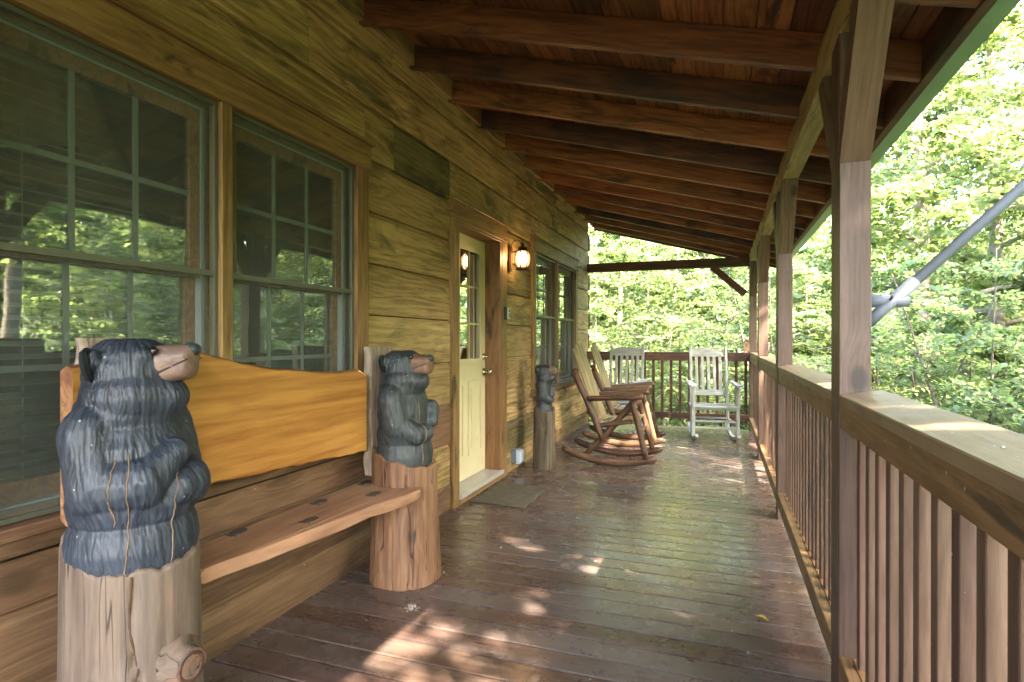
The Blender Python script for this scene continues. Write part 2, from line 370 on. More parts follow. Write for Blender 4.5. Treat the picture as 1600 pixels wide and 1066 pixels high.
def bx(name, a, b, mat, parent, ch=.003):
    """axis aligned box a..b with its grain along the longest side"""
    a, b = Vector(a), Vector(b); d = b - a; c = (a + b) / 2; i = max(range(3), key=lambda k: d[k])
    if i == 0: return bar(name, (a.x, c.y, c.z), (b.x, c.y, c.z), d.y, d.z, mat, parent, ch=ch)
    if i == 1: return bar(name, (c.x, a.y, c.z), (c.x, b.y, c.z), d.x, d.z, mat, parent, ch=ch)
    return bar(name, (c.x, c.y, a.z), (c.x, c.y, b.z), d.y, d.x, mat, parent, up=(1, 0, 0), ch=ch)
def log(name, p0, p1, r0, r1, mat, parent, seg=12, n=9, wob=.004, seed=0, bow=0.0, rough=.06):
    m, L = frame(p0, p1); rr = random.Random(seed); v = []
    ph = [rr.uniform(0, 6.28) for _ in range(6)]
    prof = [(-L / 2, .55)] + [(-L / 2 + .006 + (L - .012) * i / (n - 1), 1) for i in range(n)] + [(L / 2, .55)]
    for x, k in prof:
        u = x / L + .5; r = (r0 + (r1 - r0) * u) * k * (1 + rough * math.sin(9 * u + ph[0]))
        cy = wob * math.sin(5 * u + ph[1]); cz = wob * math.sin(4 * u + ph[2]) + bow * (1 - (2 * u - 1) ** 2)
        for j in range(seg):
            th = 2 * math.pi * j / seg; q = r * (1 + .05 * math.sin(3 * th + ph[3] + 3 * u) + .03 * math.sin(5 * th + ph[4] - 4 * u))
            v.append((x, cy + q * math.cos(th), cz + q * math.sin(th)))
    return link(name, mk_mesh(name, v, ring_faces(len(prof), seg), mat, True), parent, m)

# value noise in numpy for sculpting
def _h(i, j, k, s):
    n = (i * 374761393 + j * 668265263 + k * 2147483647 + s * 1274126177) & 0xffffffff
    n = ((n ^ (n >> 13)) * 1274126177) & 0xffffffff
    return ((n ^ (n >> 16)) & 0xffff) / 65535.0
def vnoise(p, s=0):
    p = np.asarray(p, float); i = np.floor(p).astype(np.int64); f = p - i; f = f * f * (3 - 2 * f); r = 0
    for dx in (0, 1):
        for dy in (0, 1):
            for dz in (0, 1):
                w = (f[:, 0] if dx else 1 - f[:, 0]) * (f[:, 1] if dy else 1 - f[:, 1]) * (f[:, 2] if dz else 1 - f[:, 2])
                r = r + w * _h(i[:, 0] + dx, i[:, 1] + dy, i[:, 2] + dz, s)
    return r
def fbm(p, s=0, o=3):
    r = 0; a = .5; t = 0
    for k in range(o): r = r + a * vnoise(p * 2 ** k, s + k); t += a; a *= .5
    return r / t

# ------------------------------------------------------------------ ground
def gh(x, y):
    """terrain height"""
    h = -1.15 - .35 * np.exp(-((x - 4) / 4) ** 2)
    h = h + .16 * np.maximum(x - 7, 0) + .10 * np.maximum(y - 10, 0) * (x > -50) + .3 * np.maximum(-x - 14, 0)
    h = h + .5 * (np.sin(x * .31 + 1) * np.cos(y * .27) * np.clip((np.hypot(x, y - 4) - 6) / 6, 0, 1))
    return np.minimum(h, 30)
gx = np.concatenate([np.linspace(-300, -40, 10)[:-1], np.linspace(-40, 60, 90), np.linspace(60, 300, 10)[1:]])
gy = np.concatenate([np.linspace(-300, -30, 10)[:-1], np.linspace(-30, 60, 80), np.linspace(60, 300, 10)[1:]])
GX, GY = np.meshgrid(gx, gy, indexing='ij'); GZ = gh(GX, GY)
gv = np.stack([GX.ravel(), GY.ravel(), GZ.ravel()], 1); nY = len(gy)
gf = [(i * nY + j, (i + 1) * nY + j, (i + 1) * nY + j + 1, i * nY + j + 1) for i in range(len(gx) - 1) for j in range(nY - 1)]
gm = newmat('forest_floor'); b = NB(gm); tc = b.n('ShaderNodeTexCoord'); v = tc.outputs['Object']
n1 = b.noise(v, 1.3, 6, .65); n2 = b.noise(v, 14, 6, .7)
cc = b.mix(b.smooth(n1, .42, .58), b.ramp(n2, [(.3, (.03, .022, .012)), (.7, (.11, .08, .045))]), b.ramp(n2, [(.3, (.02, .045, .012)), (.7, (.07, .12, .03))]))
p = b.n('ShaderNodeBsdfPrincipled', ins={'Base Color': cc, 'Roughness': .9})
bp = b.n('ShaderNodeBump', ins={'Strength': 1.0, 'Distance': .06, 'Height': n2}); b.put(p, 'Normal', bp.outputs[0]); b.out(p.outputs[0])
g = link('ground', mk_mesh('ground', gv, gf, gm, True)); g['kind'] = 'structure'; g['label'] = 'wooded ground sloping up beyond the porch'

# ------------------------------------------------------------------ porch deck
XW, XP = -1.80, .362                      # wall face, inner face of the posts
Y0, Y1 = -2.6, 8.27                       # porch ends
deck = bpy.data.objects.new('porch_deck', None); COL.objects.link(deck); deck['kind'] = 'structure'
deck['label'] = 'dark red brown porch deck of boards laid across'
k = 0; y = Y0
while y < Y1 - .02:
    o = bar('deck_board', (XW + .002, y + .0595, -.0125 + random.uniform(-.0012, .0012)), (XP + .13, y + .0595, -.0125), .1185, .025, M['deck'], deck, ch=.004)
    y += .125; k += 1
mb = MB()
for yy in np.arange(Y0 + .2, Y1, .6): mb.box((XW, yy, -.2), (XP + .12, yy + .04, -.027))
mb.build('joist', M['fascia'], deck)
bx('rim_board', (XP + .131, Y0, -.24), (XP + .165, Y1 + .02, -.004), M['fascia'], deck)
bx('rim_board', (XW, Y1 + .012, -.24), (XP + .129, Y1 + .05, -.004), M['fascia'], deck)

# ------------------------------------------------------------------ cabin wall
cabin = thing('log_cabin', 'cabin wall of knotty olive brown boards with windows and a yellow door', 'cabin', (XW, 3, 0))
CAB = Matrix.Translation((-XW, -3, 0))
class Shift:                                # children of the cabin are given in world coordinates
    pass
def cb(name, a, b, mat, parent=None, ch=.003):
    if parent is None:
        return bx(name, Vector(a) - Vector((XW, 3, 0)), Vector(b) - Vector((XW, 3, 0)), mat, cabin, ch)
    return bx(name, a, b, mat, parent, ch)
OPEN = [(.80, 2.655, .60, 2.245), (3.69, 4.776, -.1, 2.205), (5.575, 7.46, .60, 2.245)]
HOLES = [(.86, 2.56, .71, 2.115), (3.785, 4.655, -.1, 2.08), (5.645, 7.395, .70, 2.115)]
WT = 3.03                                   # top of the wall
def siding_mesh(L, h, t, mat):
    k = ('s', round(L, 3), round(h, 3), mat.name)
    if k in _cache: return _cache[k]
    # section (y = out of wall, z up); local X along the wall, +Y = outwards
    bev = min(.03, h * .25)
    sec = [(-.03, .003), (-.004, .003), (.0, .008), (.0, h - bev), (-.005, h - bev + .006), (-.016, h - .002), (-.03, h - .002)]
    n = len(sec); v = [(x, y, z - h / 2) for x in (-L / 2, L / 2) for y, z in sec]
    f = [(j, (j + 1) % n, n + (j + 1) % n, n + j) for j in range(n)] + [tuple(reversed(range(n))), tuple(range(n, 2 * n))]
    _cache[k] = mk_mesh('siding_board', v, f, mat); return _cache[k]
SIDM = Matrix(((0, 1, 0, 0), (1, 0, 0, 0), (0, 0, 1, 0), (0, 0, 0, 1)))   # local X -> world Y, local Y -> world X
def side_board(y0, y1, z0, z1, mat):
    L = y1 - y0 - .003
    # mirrored frame avoided: X-> +Y, Y-> +X is a reflection, so flip with Z rotation instead
    me = siding_mesh(L, z1 - z0, .03, mat)
    m = Matrix.Rotation(-math.pi / 2, 4, 'Z')   # local X -> -Y world, local Y -> +X world
    m.translation = Vector((0 + random.uniform(-.0015, .0015), (y0 + y1) / 2 - 3, (z0 + z1) / 2))
    return link('siding_board', me, cabin, m)
courses = [(-.10, .175), (.175, .46), (.46, .745), (.745, 1.04), (1.04, 1.335), (1.335, 1.62), (1.62, 1.905), (1.905, 2.19), (2.19, 2.475), (2.475, 2.76), (2.76, WT)]
WY0, WY1 = -2.6, 8.26
for ci, (z0, z1) in enumerate(courses):
    # butt joints
    cuts = []
    yy = WY0 + random.uniform(1.0, 3.2)
    while yy < WY1 - 1: cuts.append(yy); yy += random.uniform(2.4, 3.9)
    if ci == 8: cuts = [-.4, 2.95, 3.78, 6.2]
    if ci == 9: cuts = [.6, 2.2, 5.1]
    ys = sorted([WY0, WY1] + cuts + [e for o in OPEN for e in o[:2] if o[2] < z1 - .01 and o[3] > z0 + .01])
    for a, c in zip(ys[:-1], ys[1:]):
        if c - a < .02: continue
        m_ = (a + c) / 2; segs = [(z0, z1)]
        for o in OPEN:
            if o[0] < m_ < o[1]:
                ns = []
                for s0, s1 in segs:
                    if o[3] <= s0 or o[2] >= s1: ns.append((s0, s1)); continue
                    if o[2] - s0 > .012: ns.append((s0, o[2]))
                    if s1 - o[3] > .012: ns.append((o[3], s1))
                segs = ns
        for s0, s1 in segs:
            mat = M['siding']
            if ci == 8 and abs(a - 2.95) < .01: mat = M['siding_dark']
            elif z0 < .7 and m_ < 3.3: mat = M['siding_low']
            elif random.random() < .05: mat = M['siding_dark']
            side_board(a, c, s0, s1, mat)
# sheathing behind the boards with real openings
mb = MB()
ys = sorted([WY0, WY1] + [e for h in HOLES for e in h[:2]])
for a, c in zip(ys[:-1], ys[1:]):
    hs = [h for h in HOLES if h[0] < (a + c) / 2 < h[1]]
    if not hs: mb.box((-1.98 - XW, a - 3, -.3), (-1.834 - XW, c - 3, WT)); continue
    h = hs[0]
    if h[2] > 0: mb.box((-1.98 - XW, a - 3, -.3), (-1.834 - XW, c - 3, h[2]))
    mb.box((-1.98 - XW, a - 3, h[3]), (-1.834 - XW, c - 3, WT))
mb.build('wall_core', M['back'], cabin)
# room behind the windows
mb = MB()
mb.box((-5.2 - XW, WY0 - 3, -.3), (-1.981 - XW, WY1 - 3, -.02))
mb.box((-5.2 - XW, WY0 - 3, 2.7), (-1.981 - XW, WY1 - 3, 2.8))
mb.box((-5.2 - XW, WY0 - 3, -.02), (-5.1 - XW, WY1 - 3, 2.7))
mb.box((-5.1 - XW, WY0 - 3, -.02), (-1.981 - XW, WY0 - 2.9, 2.7))
mb.box((-5.1 - XW, WY1 - 3.1, -.02), (-1.981 - XW, WY1 - 3, 2.7))
mb.build('room_shell', M['room'], cabin)
# boards of the gable end that butt at the corner
for ci, (z0, z1) in enumerate(courses[:-1]):
    cb('siding_board', (-5.2, WY1 + .003, z0 + .004), (-1.808, WY1 + .03, z1 - .004), M['siding'])
    cb('board_end', (-1.83, WY1 + .031, z0 + .02 ), (-1.794 + .006 * (ci % 2), WY1 + .05, z1 - .05), M['fascia'])

def cw(name, me, parent, mw): return link(name, me, parent, mw)
def window_pair(ya, yb, ymull, zs0=.73, zs1=2.105, warm=True):
    # casing
    T = M['trim']
    cb('window_trim', (-1.829, yb + .002, .665), (-1.775, yb + .105, 2.105 + .0), T)
    cb('window_trim', (-1.829, ya - .105, .665), (-1.775, ya - .002, 2.105), T)
    cb('window_trim', (-1.829, ya - .12, 2.107), (-1.770, yb + .12, 2.243), T)
    cb('drip_cap', (-1.829, ya - .14, 2.2445), (-1.755, yb + .14, 2.262), M['door_trim'])
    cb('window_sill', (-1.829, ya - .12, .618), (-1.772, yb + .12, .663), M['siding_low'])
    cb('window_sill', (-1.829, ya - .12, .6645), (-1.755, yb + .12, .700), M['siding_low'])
    cb('window_trim', (-1.90, ymull - .026, .702), (-1.778, ymull + .026, 2.105), T)
    for w0, w1 in ((ya, ymull - .027), (ymull + .027, yb)):
        one_window(w0, w1, .702, 2.105)
def rect_frame(mb, y0, y1, z0, z1, x0, x1, t, tb=None, tt=None):
    tb = tb or t; tt = tt or t
    mb.box((x0, y0, z0), (x1, y0 + t, z1)); mb.box((x0, y1 - t, z0), (x1, y1, z1))
    mb.box((x0, y0 + t, z0), (x1, y1 - t, z0 + tb)); mb.box((x0, y0 + t, z1 - tt), (x1, y1 - t, z1))
def one_window(y0, y1, z0, z1):
    cy, X0 = (y0 + y1) / 2, XW
    o = MB(); h = (y1 - y0) / 2
    def lx(x): return x - X0
    rect_frame(o, -h, h, 0, z1 - z0, lx(-1.93), lx(-1.842), .022)
    win = o.build('window', M['sash'], cabin); win.matrix_local = Matrix.Translation((0, cy - 3, z0)); H = z1 - z0; zm = H * .535
    # exterior storm / screen frame (thin aluminium)
    s = MB(); rect_frame(s, -h + .003, h - .003, .003, H - .003, lx(-1.812), lx(-1.796), .014)
    rect_frame(s, -h + .022, h - .022, .022, H - .022, lx(-1.8405), lx(-1.8325), .010)
    s.box((lx(-1.822), -h + .018, zm - .012), (lx(-1.798), h - .018, zm + .008)); s.build('screen_frame', M['alu'], win)
    l = MB(); rect_frame(l, -h + .0235, h - .0235, .0235, H - .0235, lx(-1.905), lx(-1.843), .014); l.build('window_liner', M['aluw'], win)
    s = MB(); s.box((lx(-1.806), -h + .016, .016), (lx(-1.8055), h - .016, H - .016)); s.build('screen', M['screen'], win)
    # upper sash (outer track), lower sash (inner track)
    u = MB(); rect_frame(u, -h + .038, h - .038, zm - .02, H - .038, lx(-1.868), lx(-1.846), .045, .034, .05); u.build('upper_sash', M['sash'], win)
    u = MB(); rect_frame(u, -h + .038, h - .038, .038, zm + .012, lx(-1.895), lx(-1.871), .045, .06, .03); u.build('lower_sash', M['sash'], win)
    g0, g1 = -h + .083, h - .083
    for nm, xa, za, zb in (('upper', -1.857, zm + .014, H - .088), ('lower', -1.883, .098, zm - .018)):
        p = MB(); p.box((lx(xa) - .002, g0, za), (lx(xa) + .002, g1, zb)); p.build('pane', M['glass'], win)
        for i in (1, 2):
            yy = g0 + (g1 - g0) * i / 3
            mm = MB(); mm.box((lx(xa) + .0025, yy - .009, za), (lx(xa) + .006, yy + .009, zb)); mm.build('muntin', M['muntin'], win)
        zz = (za + zb) / 2
        mm = MB(); mm.box((lx(xa) + .0065, g0, zz - .009), (lx(xa) + .0095, g1, zz + .009)); mm.build('muntin', M['muntin'], win)
    # blind behind the glass
    bl = MB(); bl.box((-.03, -h + .05, H - .10), (.02, h - .05, H - .05))
    blind = bl.build('window_blind', M['blind'], cabin); blind.matrix_local = Matrix.Translation((lx(-1.94), cy - 3, z0))
    bw = 2 * h - .12
    key = ('blind', round(bw, 3))
    if key not in _cache:
        a = R(-16); w = .0250
        v = [(-w * math.cos(a), y, -w * math.sin(a)) for y in (-bw / 2, bw / 2)] + [(0, y, .004) for y in (-bw / 2, bw / 2)] + [(w * math.cos(a), y, w * math.sin(a)) for y in (-bw / 2, bw / 2)]
        v += [(x, y, z - .002) for x, y, z in v]
        f = [(0, 1, 3, 2), (2, 3, 5, 4), (7, 6, 8, 9), (9, 8, 10, 11), (1, 0, 6, 7), (4, 5, 11, 10), (0, 2, 8, 6), (2, 4, 10, 8), (3, 1, 7, 9), (5, 3, 9, 11)]
        _cache[key] = mk_mesh('blind_slat', v, f, M['blind'])
    zz = .07
    while zz < H - .11:
        link('blind_slat', _cache[key], blind, Matrix.Translation((0, 0, zz))); zz += .038
    for yy in (-bw * .3, bw * .3):
        c = MB(); c.box((.024, yy - .0012, .06), (.0255, yy + .0012, H - .09)); c.build('blind_cord', M['blind'], blind)
window_pair(.905, 2.548, 1.71)
window_pair(5.66, 7.385, 6.51)
# cloth valance hanging inside the near windows
for vy0, vy1 in ((1.0, 1.75), (1.82, 2.5)):
    v = []; n = 60
    for i in range(n + 1):
        u = i / n; y = vy0 + (vy1 - vy0) * u; x = -2.06 + .02 * math.sin(u * 60)
        for q in range(6): v.append((x - XW, y - 3, 2.1 - (q / 5) * (.28 + .03 * math.sin(u * 11))))
    f = [(i * 6 + q, (i + 1) * 6 + q, (i + 1) * 6 + q + 1, i * 6 + q + 1) for i in range(n) for q in range(5)]
    link('valance', mk_mesh('valance', v, f, M['valance'], True), cabin)

# ------------------------------------------------------------------ door
D = M['door_trim']
cb('door_casing', (-1.829, 3.69, .0), (-1.772, 3.783, 2.06), M['trim'])
cb('door_casing', (-1.829, 4.66, .0), (-1.772, 4.776, 2.06), D)
cb('door_casing', (-1.829, 3.69, 2.062), (-1.770, 4.776, 2.195), M['trim'])
cb('drip_cap', (-1.829, 3.675, 2.1965), (-1.757, 4.79, 2.212), M['trim'])
cb('door_jamb', (-1.97, 4.62, .08), (-1.775, 4.6585, 2.04), D)
cb('door_jamb', (-1.97, 3.785, .08), (-1.775, 3.80, 2.04), M['trim'])
cb('door_jamb', (-1.97, 3.785, 2.0415), (-1.775, 4.6585, 2.06), D)
cb('threshold', (-1.97, 3.784, .045), (-1.752, 4.66, .078), M['sill'])
cb('threshold_riser', (-1.97, 3.784, -.001), (-1.768, 4.66, .044), M['trim'])
dy0, dy1, dz0, dz1 = 3.803, 4.617, .085, 2.038
door = MB(); XD = -1.915
def dl(x): return x - XD
ly0, ly1, lz0, lz1 = 3.93, 4.49, 1.03, 1.93
H0 = dz0
def dbox(mb, y0, y1, z0, z1, x0, x1): mb.box((x0, y0 - 4.21, z0 - H0), (x1, y1 - 4.21, z1 - H0))
dbox(door, dy0, ly0, dz0, dz1, -.04, 0); dbox(door, ly1, dy1, dz0, dz1, -.04, 0)
dbox(door, ly0, ly1, dz0, lz0, -.04, 0); dbox(door, ly0, ly1, lz1, dz1, -.04, 0)
dobj = door.build('door', M['door'], cabin); dobj.matrix_local = Matrix.Translation((XD - XW, 4.21 - 3, H0))
fm = MB(); rect_frame(fm, ly0 - .03 - 4.21, ly1 + .03 - 4.21, lz0 - .03 - H0, lz1 + .03 - H0, .0005, .014, .045)
fm.build('lite_frame', M['door'], dobj)
pn = MB(); dbox(pn, ly0, ly1, lz0, lz1, -.022, -.018); pn.build('pane', M['glass'], dobj)
for i in (1, 2):
    mm = MB(); yy = ly0 + (ly1 - ly0) * i / 3; dbox(mm, yy - .008, yy + .008, lz0, lz1, -.0175, -.008); mm.build('muntin', M['door'], dobj)
    mm = MB(); zz = lz0 + (lz1 - lz0) * i / 3; dbox(mm, ly0, ly1, zz - .008, zz + .008, -.0075, -.001); mm.build('muntin', M['door'], dobj)
for y0, y1 in ((3.90, 4.165), (4.255, 4.52)):
    pm = MB(); rect_frame(pm, y0 - 4.21, y1 - 4.21, .26 - H0, .86 - H0, .0005, .009, .022)
    dbox(pm, y0 + .055, y1 - .055, .315, .805, .0005, .008); pm.build('door_panel', M['door'], dobj)
for zc, r, name in ((1.055, .028, 'deadbolt'), (.925, .032, 'handle')):
    v, f = lathe([(r, 0), (r, .008), (r * .8, .012), (r * .35, .013), (r * .32, .04)] + ([(.014, .045), (.026, .056), (.028, .068), (.022, .08), (.0, .084)] if name == 'handle' else [(0, .041)]), 20)
    mw = Matrix.Rotation(math.pi / 2, 4, 'Y'); mw.translation = (.001, 4.575 - 4.21, zc - H0)
    link(name, mk_mesh(name, v, f, M['knob'], True), dobj, mw)

# ------------------------------------------------------------------ porch roof
SL = .27; ang = math.atan(SL)
def zb(x): return 2.29 - SL * (x - XP)         # underside of the rafters
roof = thing('porch_roof', 'sloping porch roof with red brown rafters over knotty boards', 'roof', (XP, 3, 2.29))
RO = Vector((XP, 3, 2.29))
def rb(name, p0, p1, w, t, mat, up=(0, 0, 1), ch=.003): return bar(name, Vector(p0) - RO, Vector(p1) - RO, w, t, mat, roof, up, ch)
up = Vector((math.sin(ang), 0, math.cos(ang)))
hd = .14 / 2
kk = -9
while True:
    yy = 2.593 + .53 * kk + .019
    if yy > 8.6: break
    if yy > Y0 - .3:
        c0 = Vector((XW + .002, yy, zb(XW + .002))) + up * hd; c1 = Vector((.72, yy, zb(.72))) + up * hd
        rb('rafter', c0, c1, .038, .14, M['rafter_dark'] if kk in (1, 3, 9) else M['rafter'], up)
        # block between the rafters on the wall
        if yy + .5 < 8.6:
            rb('rafter_block', (XW + .022, yy + .021, zb(XW) + .075), (XW + .022, yy + .509, zb(XW) + .075), .03, .135, M['siding'] if kk != 2 else M['trim'])
    kk += 1
xs = np.arange(-1.80, .72, .127)
for i, x in enumerate(xs):
    x1 = min(x + .124, .72); cuts = [Y0 - .25] + sorted(random.uniform(Y0 + 1, 8) for _ in range(2)) + [8.62]
    xc = (x + x1) / 2; c = Vector((xc, 0, zb(xc))) + up * (.14 + .011)
    for a, e in zip(cuts[:-1], cuts[1:]):
        if e - a < .2: continue
        rb('roof_board', (c.x, a, c.z + random.uniform(0, .003)), (c.x, e - .004, c.z), (x1 - x) / math.cos(ang), .019, M['roofboard'], up)
cR = Vector((.0, 0, zb(0))) + up * .185
link('roof_panel', beam_mesh(1, 1, .02, M['roof'], .002), roof, None)
rp = roof.children[-1]
ce = lambda x: Vector((x, 3.0, zb(x))) + up * .185
mf, L = frame(Vector((ce(-5.4).x, 3, ce(-5.4).z)) - RO, Vector((ce(.78).x, 3, ce(.78).z)) - RO, up)
rp.data = beam_mesh(L, 11.6, .03, M['roof'], .002); rp.matrix_local = mf
rb('fascia', (.7395, Y0 - .3, zb(.72) + .085), (.7395, 8.64, zb(.72) + .085), .037, .19, M['fascia'])
# gable-side trim board
rb('barge_board', Vector((XW, 8.655, zb(XW))) + up * .085, Vector((.76, 8.655, zb(.76))) + up * .085, .03, .19, M['fascia'], up)
# gutter (K profile, real thickness)
zg = zb(.72) - .004
prof = [(.759, zg + .15), (.759, zg), (.825, zg), (.850, zg + .045), (.858, zg + .085), (.885, zg + .115), (.885, zg + .14), (.875, zg + .14)]
inner = [(x + (.003 if i < 1 else (-.003 if i > 3 else 0)), z + .003) for i, (x, z) in enumerate(prof)]
sec = prof + list(reversed(inner)); ns = len(sec)
v = [(x - RO.x, y - 3, z - RO.z) for y in (Y0 - .3, 8.66) for x, z in sec]
f = [(j, (j + 1) % ns, ns + (j + 1) % ns, ns + j) for j in range(ns)]
link('gutter', mk_mesh('gutter', v, f, M['gutter']), roof)
v = [(x - RO.x, y - 3, z - RO.z) for y in (8.661, 8.664) for x, z in prof]; n = len(prof)
link('gutter_cap', mk_mesh('gutter_cap', v, ring_faces(2, n), M['gutter']), roof)
# beam on the posts
BZ0, BZ1 = 2.19, 2.305
for a, e in ((Y0 - .2, .06), (.063, 4.28), (4.283, 8.24)):
    rb('beam', (XP + .045, a, 2.2475), (XP + .045, e, 2.2475), .09, .115, M['beam'])
for a, e in ((Y0 - .2, 8.24),):
    rb('beam_plate', (XP + .03, a, 2.3215), (XP + .03, e, 2.3215), .055, .030, M['beam'])
rb('end_beam', (XW + .003, 8.20, 2.228), (XP - .002, 8.20, 2.228), .09, .12, M['fascia'])
POSTS = [-1.99, .06, 2.11, 4.21, 6.25, 8.14]
def knee(name, p_low, p_top, w, parent=None):
    pass
for i, py in enumerate(POSTS):
    # post (front face at py, .14 deep along y, .09 wide along x)
    last = i == len(POSTS) - 1
    rb('post', (XP + .045, py + .07, -.02), (XP + .045, py + .07, BZ0 - .001), .14, .09, M['post'], (1, 0, 0))
    # knee braces on both sides: prism in the YZ plane
    for sgn in (-1, 1):
        if last and sgn == 1: continue
        ya = py - .001 if sgn < 0 else py + .141
        zl, rise, run, th = 1.77, .42, .30, .115
        poly = [(ya, zl), (ya + sgn * run, BZ0 - .001), (ya + sgn * (run - th), BZ0 - .001), (ya, zl + (rise * th / run))]
        if sgn > 0: poly = list(reversed(poly))
        c = Vector((XP + .045, ya, zl)); n = 4
        d = Vector((0, sgn * run, rise)).normalized(); m = frame((0, 0, 0), d, (1, 0, 0))[0]; m.translation = (0, 0, 0)
        pts = [Vector((x, y, z)) - c for x in (XP + .001, XP + .089) for y, z in poly]
        mi = m.inverted(); pts = [mi @ q for q in pts]
        me = mk_mesh('knee_brace', pts, [(0, 1, 2, 3), (7, 6, 5, 4), (0, 4, 5, 1), (1, 5, 6, 2), (2, 6, 7, 3), (3, 7, 4, 0)], M['brace'])
        m.translation = c - RO; link('knee_brace', me, roof, m)
    # bolts
    for bz in (1.86, 1.835):
        v, f = lathe([(.008, 0), (.008, .003), (0, .004)], 10)
        mw = Matrix.Rotation(math.pi / 2, 4, 'X'); mw.translation = Vector((XP + .045, py - .0365 - (bz - 1.835) * .7, bz)) - RO
        if i in (2, 3): link('bolt', mk_mesh('bolt', v, f, M['iron'], True), roof, mw)
# brace of the end beam
rb('knee_brace', (XP - .05, 8.20, 1.80), (XP - .46, 8.20, 2.175), .085, .10, M['fascia'], (0, 1, 0))

# ------------------------------------------------------------------ railings
rl = thing('side_railing', 'long side railing with reddish square balusters and wide cap rail', 'railing', (XP, 3, 0))
RL = Vector((XP, 3, 0))
def q(name, a, b2, mat, par=rl, O=RL, ch=.003): return bx(name, Vector(a) - O, Vector(b2) - O, mat, par, ch)
for i in range(len(POSTS) - 1):
    a, e = POSTS[i] + .142, POSTS[i + 1] - .002
    q('cap_rail', (XP + .002, a, .994), (XP + .125, e, 1.032), M['railcap'])
    q('apron_rail', (XP + .004, a, .915), (XP + .041, e, .992), M['rail'])
    q('bottom_rail', (XP + .0, a - (.0), .090), (XP + .036, e, .178), M['rail'])
    q('bottom_rail', (XP + .0375, a, .140), (XP + .085, e, .178), M['rail'])
    n = int((e - a) / .112); off = (e - a - n * .112) / 2
    for j in range(n):
        yy = a + off + .037 + j * .112
        jj = random.uniform(-.002, .002); q('baluster', (XP + .043, yy + jj, .180), (XP + .081, yy + jj + .038, .992), M['baluster'], ch=.002); rl.children[-1].rotation_euler.rotate_axis('X', R(random.uniform(-3, 3)))
er = thing('end_railing', 'dark brown railing across the far end of the porch', 'railing', (-.7, 8.2, 0))
EO = Vector((-.7, 8.2, 0))
q('cap_rail', (XW + .003, 8.13, .994), (XP - .002, 8.26, 1.032), M['endrail'], er, EO)
q('apron_rail', (XW + .003, 8.135, .915), (XP - .002, 8.172, .992), M['endrail'], er, EO)
q('bottom_rail', (XW + .003, 8.14, .13), (XP - .002, 8.178, .21), M['endrail'], er, EO)
x = XW + .08
while x < XP - .05:
    q('baluster', (x, 8.180, .1), (x + .036, 8.216, .992), M['endrail'], er, EO, ch=.002); x += .119

# ------------------------------------------------------------------ bears
def remesh(name, verts, faces, voxel, smooth_it, fac=.5):
    me = bpy.data.meshes.new(name); me.from_pydata(verts, [], faces); o = bpy.data.objects.new('tmp_sculpt', me); COL.objects.link(o)
    m = o.modifiers.new('r', 'REMESH'); m.mode = 'VOXEL'; m.voxel_size = voxel
    s = o.modifiers.new('s', 'SMOOTH'); s.iterations = smooth_it; s.factor = fac
    dg = bpy.context.evaluated_depsgraph_get(); out = bpy.data.meshes.new_from_object(o.evaluated_get(dg)); out.name = name
    bpy.data.objects.remove(o); bpy.data.meshes.remove(me); return out
def ellipsoid(c, r, rot=None, n=20):
    v = []; f = []; c = Vector(c)
    for i in range(n // 2 + 1):
        ph = math.pi * i / (n // 2)
        for j in range(n):
            th = 2 * math.pi * j / n
            p = Vector((r[0] * math.sin(ph) * math.cos(th), r[1] * math.sin(ph) * math.sin(th), r[2] * math.cos(ph)))
            if rot: p = rot @ p
            v.append(c + p)
    for i in range(n // 2):
        for j in range(n): k2 = (j + 1) % n; f.append((i * n + j, (i + 1) * n + j, (i + 1) * n + k2, i * n + k2))
    return v, f
def capsule(a, b2, r0, r1, n=8):
    out = []
    for i in range(n + 1):
        t = i / n; p = Vector(a).lerp(Vector(b2), t); r = r0 + (r1 - r0) * t; out.append((p, (r, r, r)))
    return out
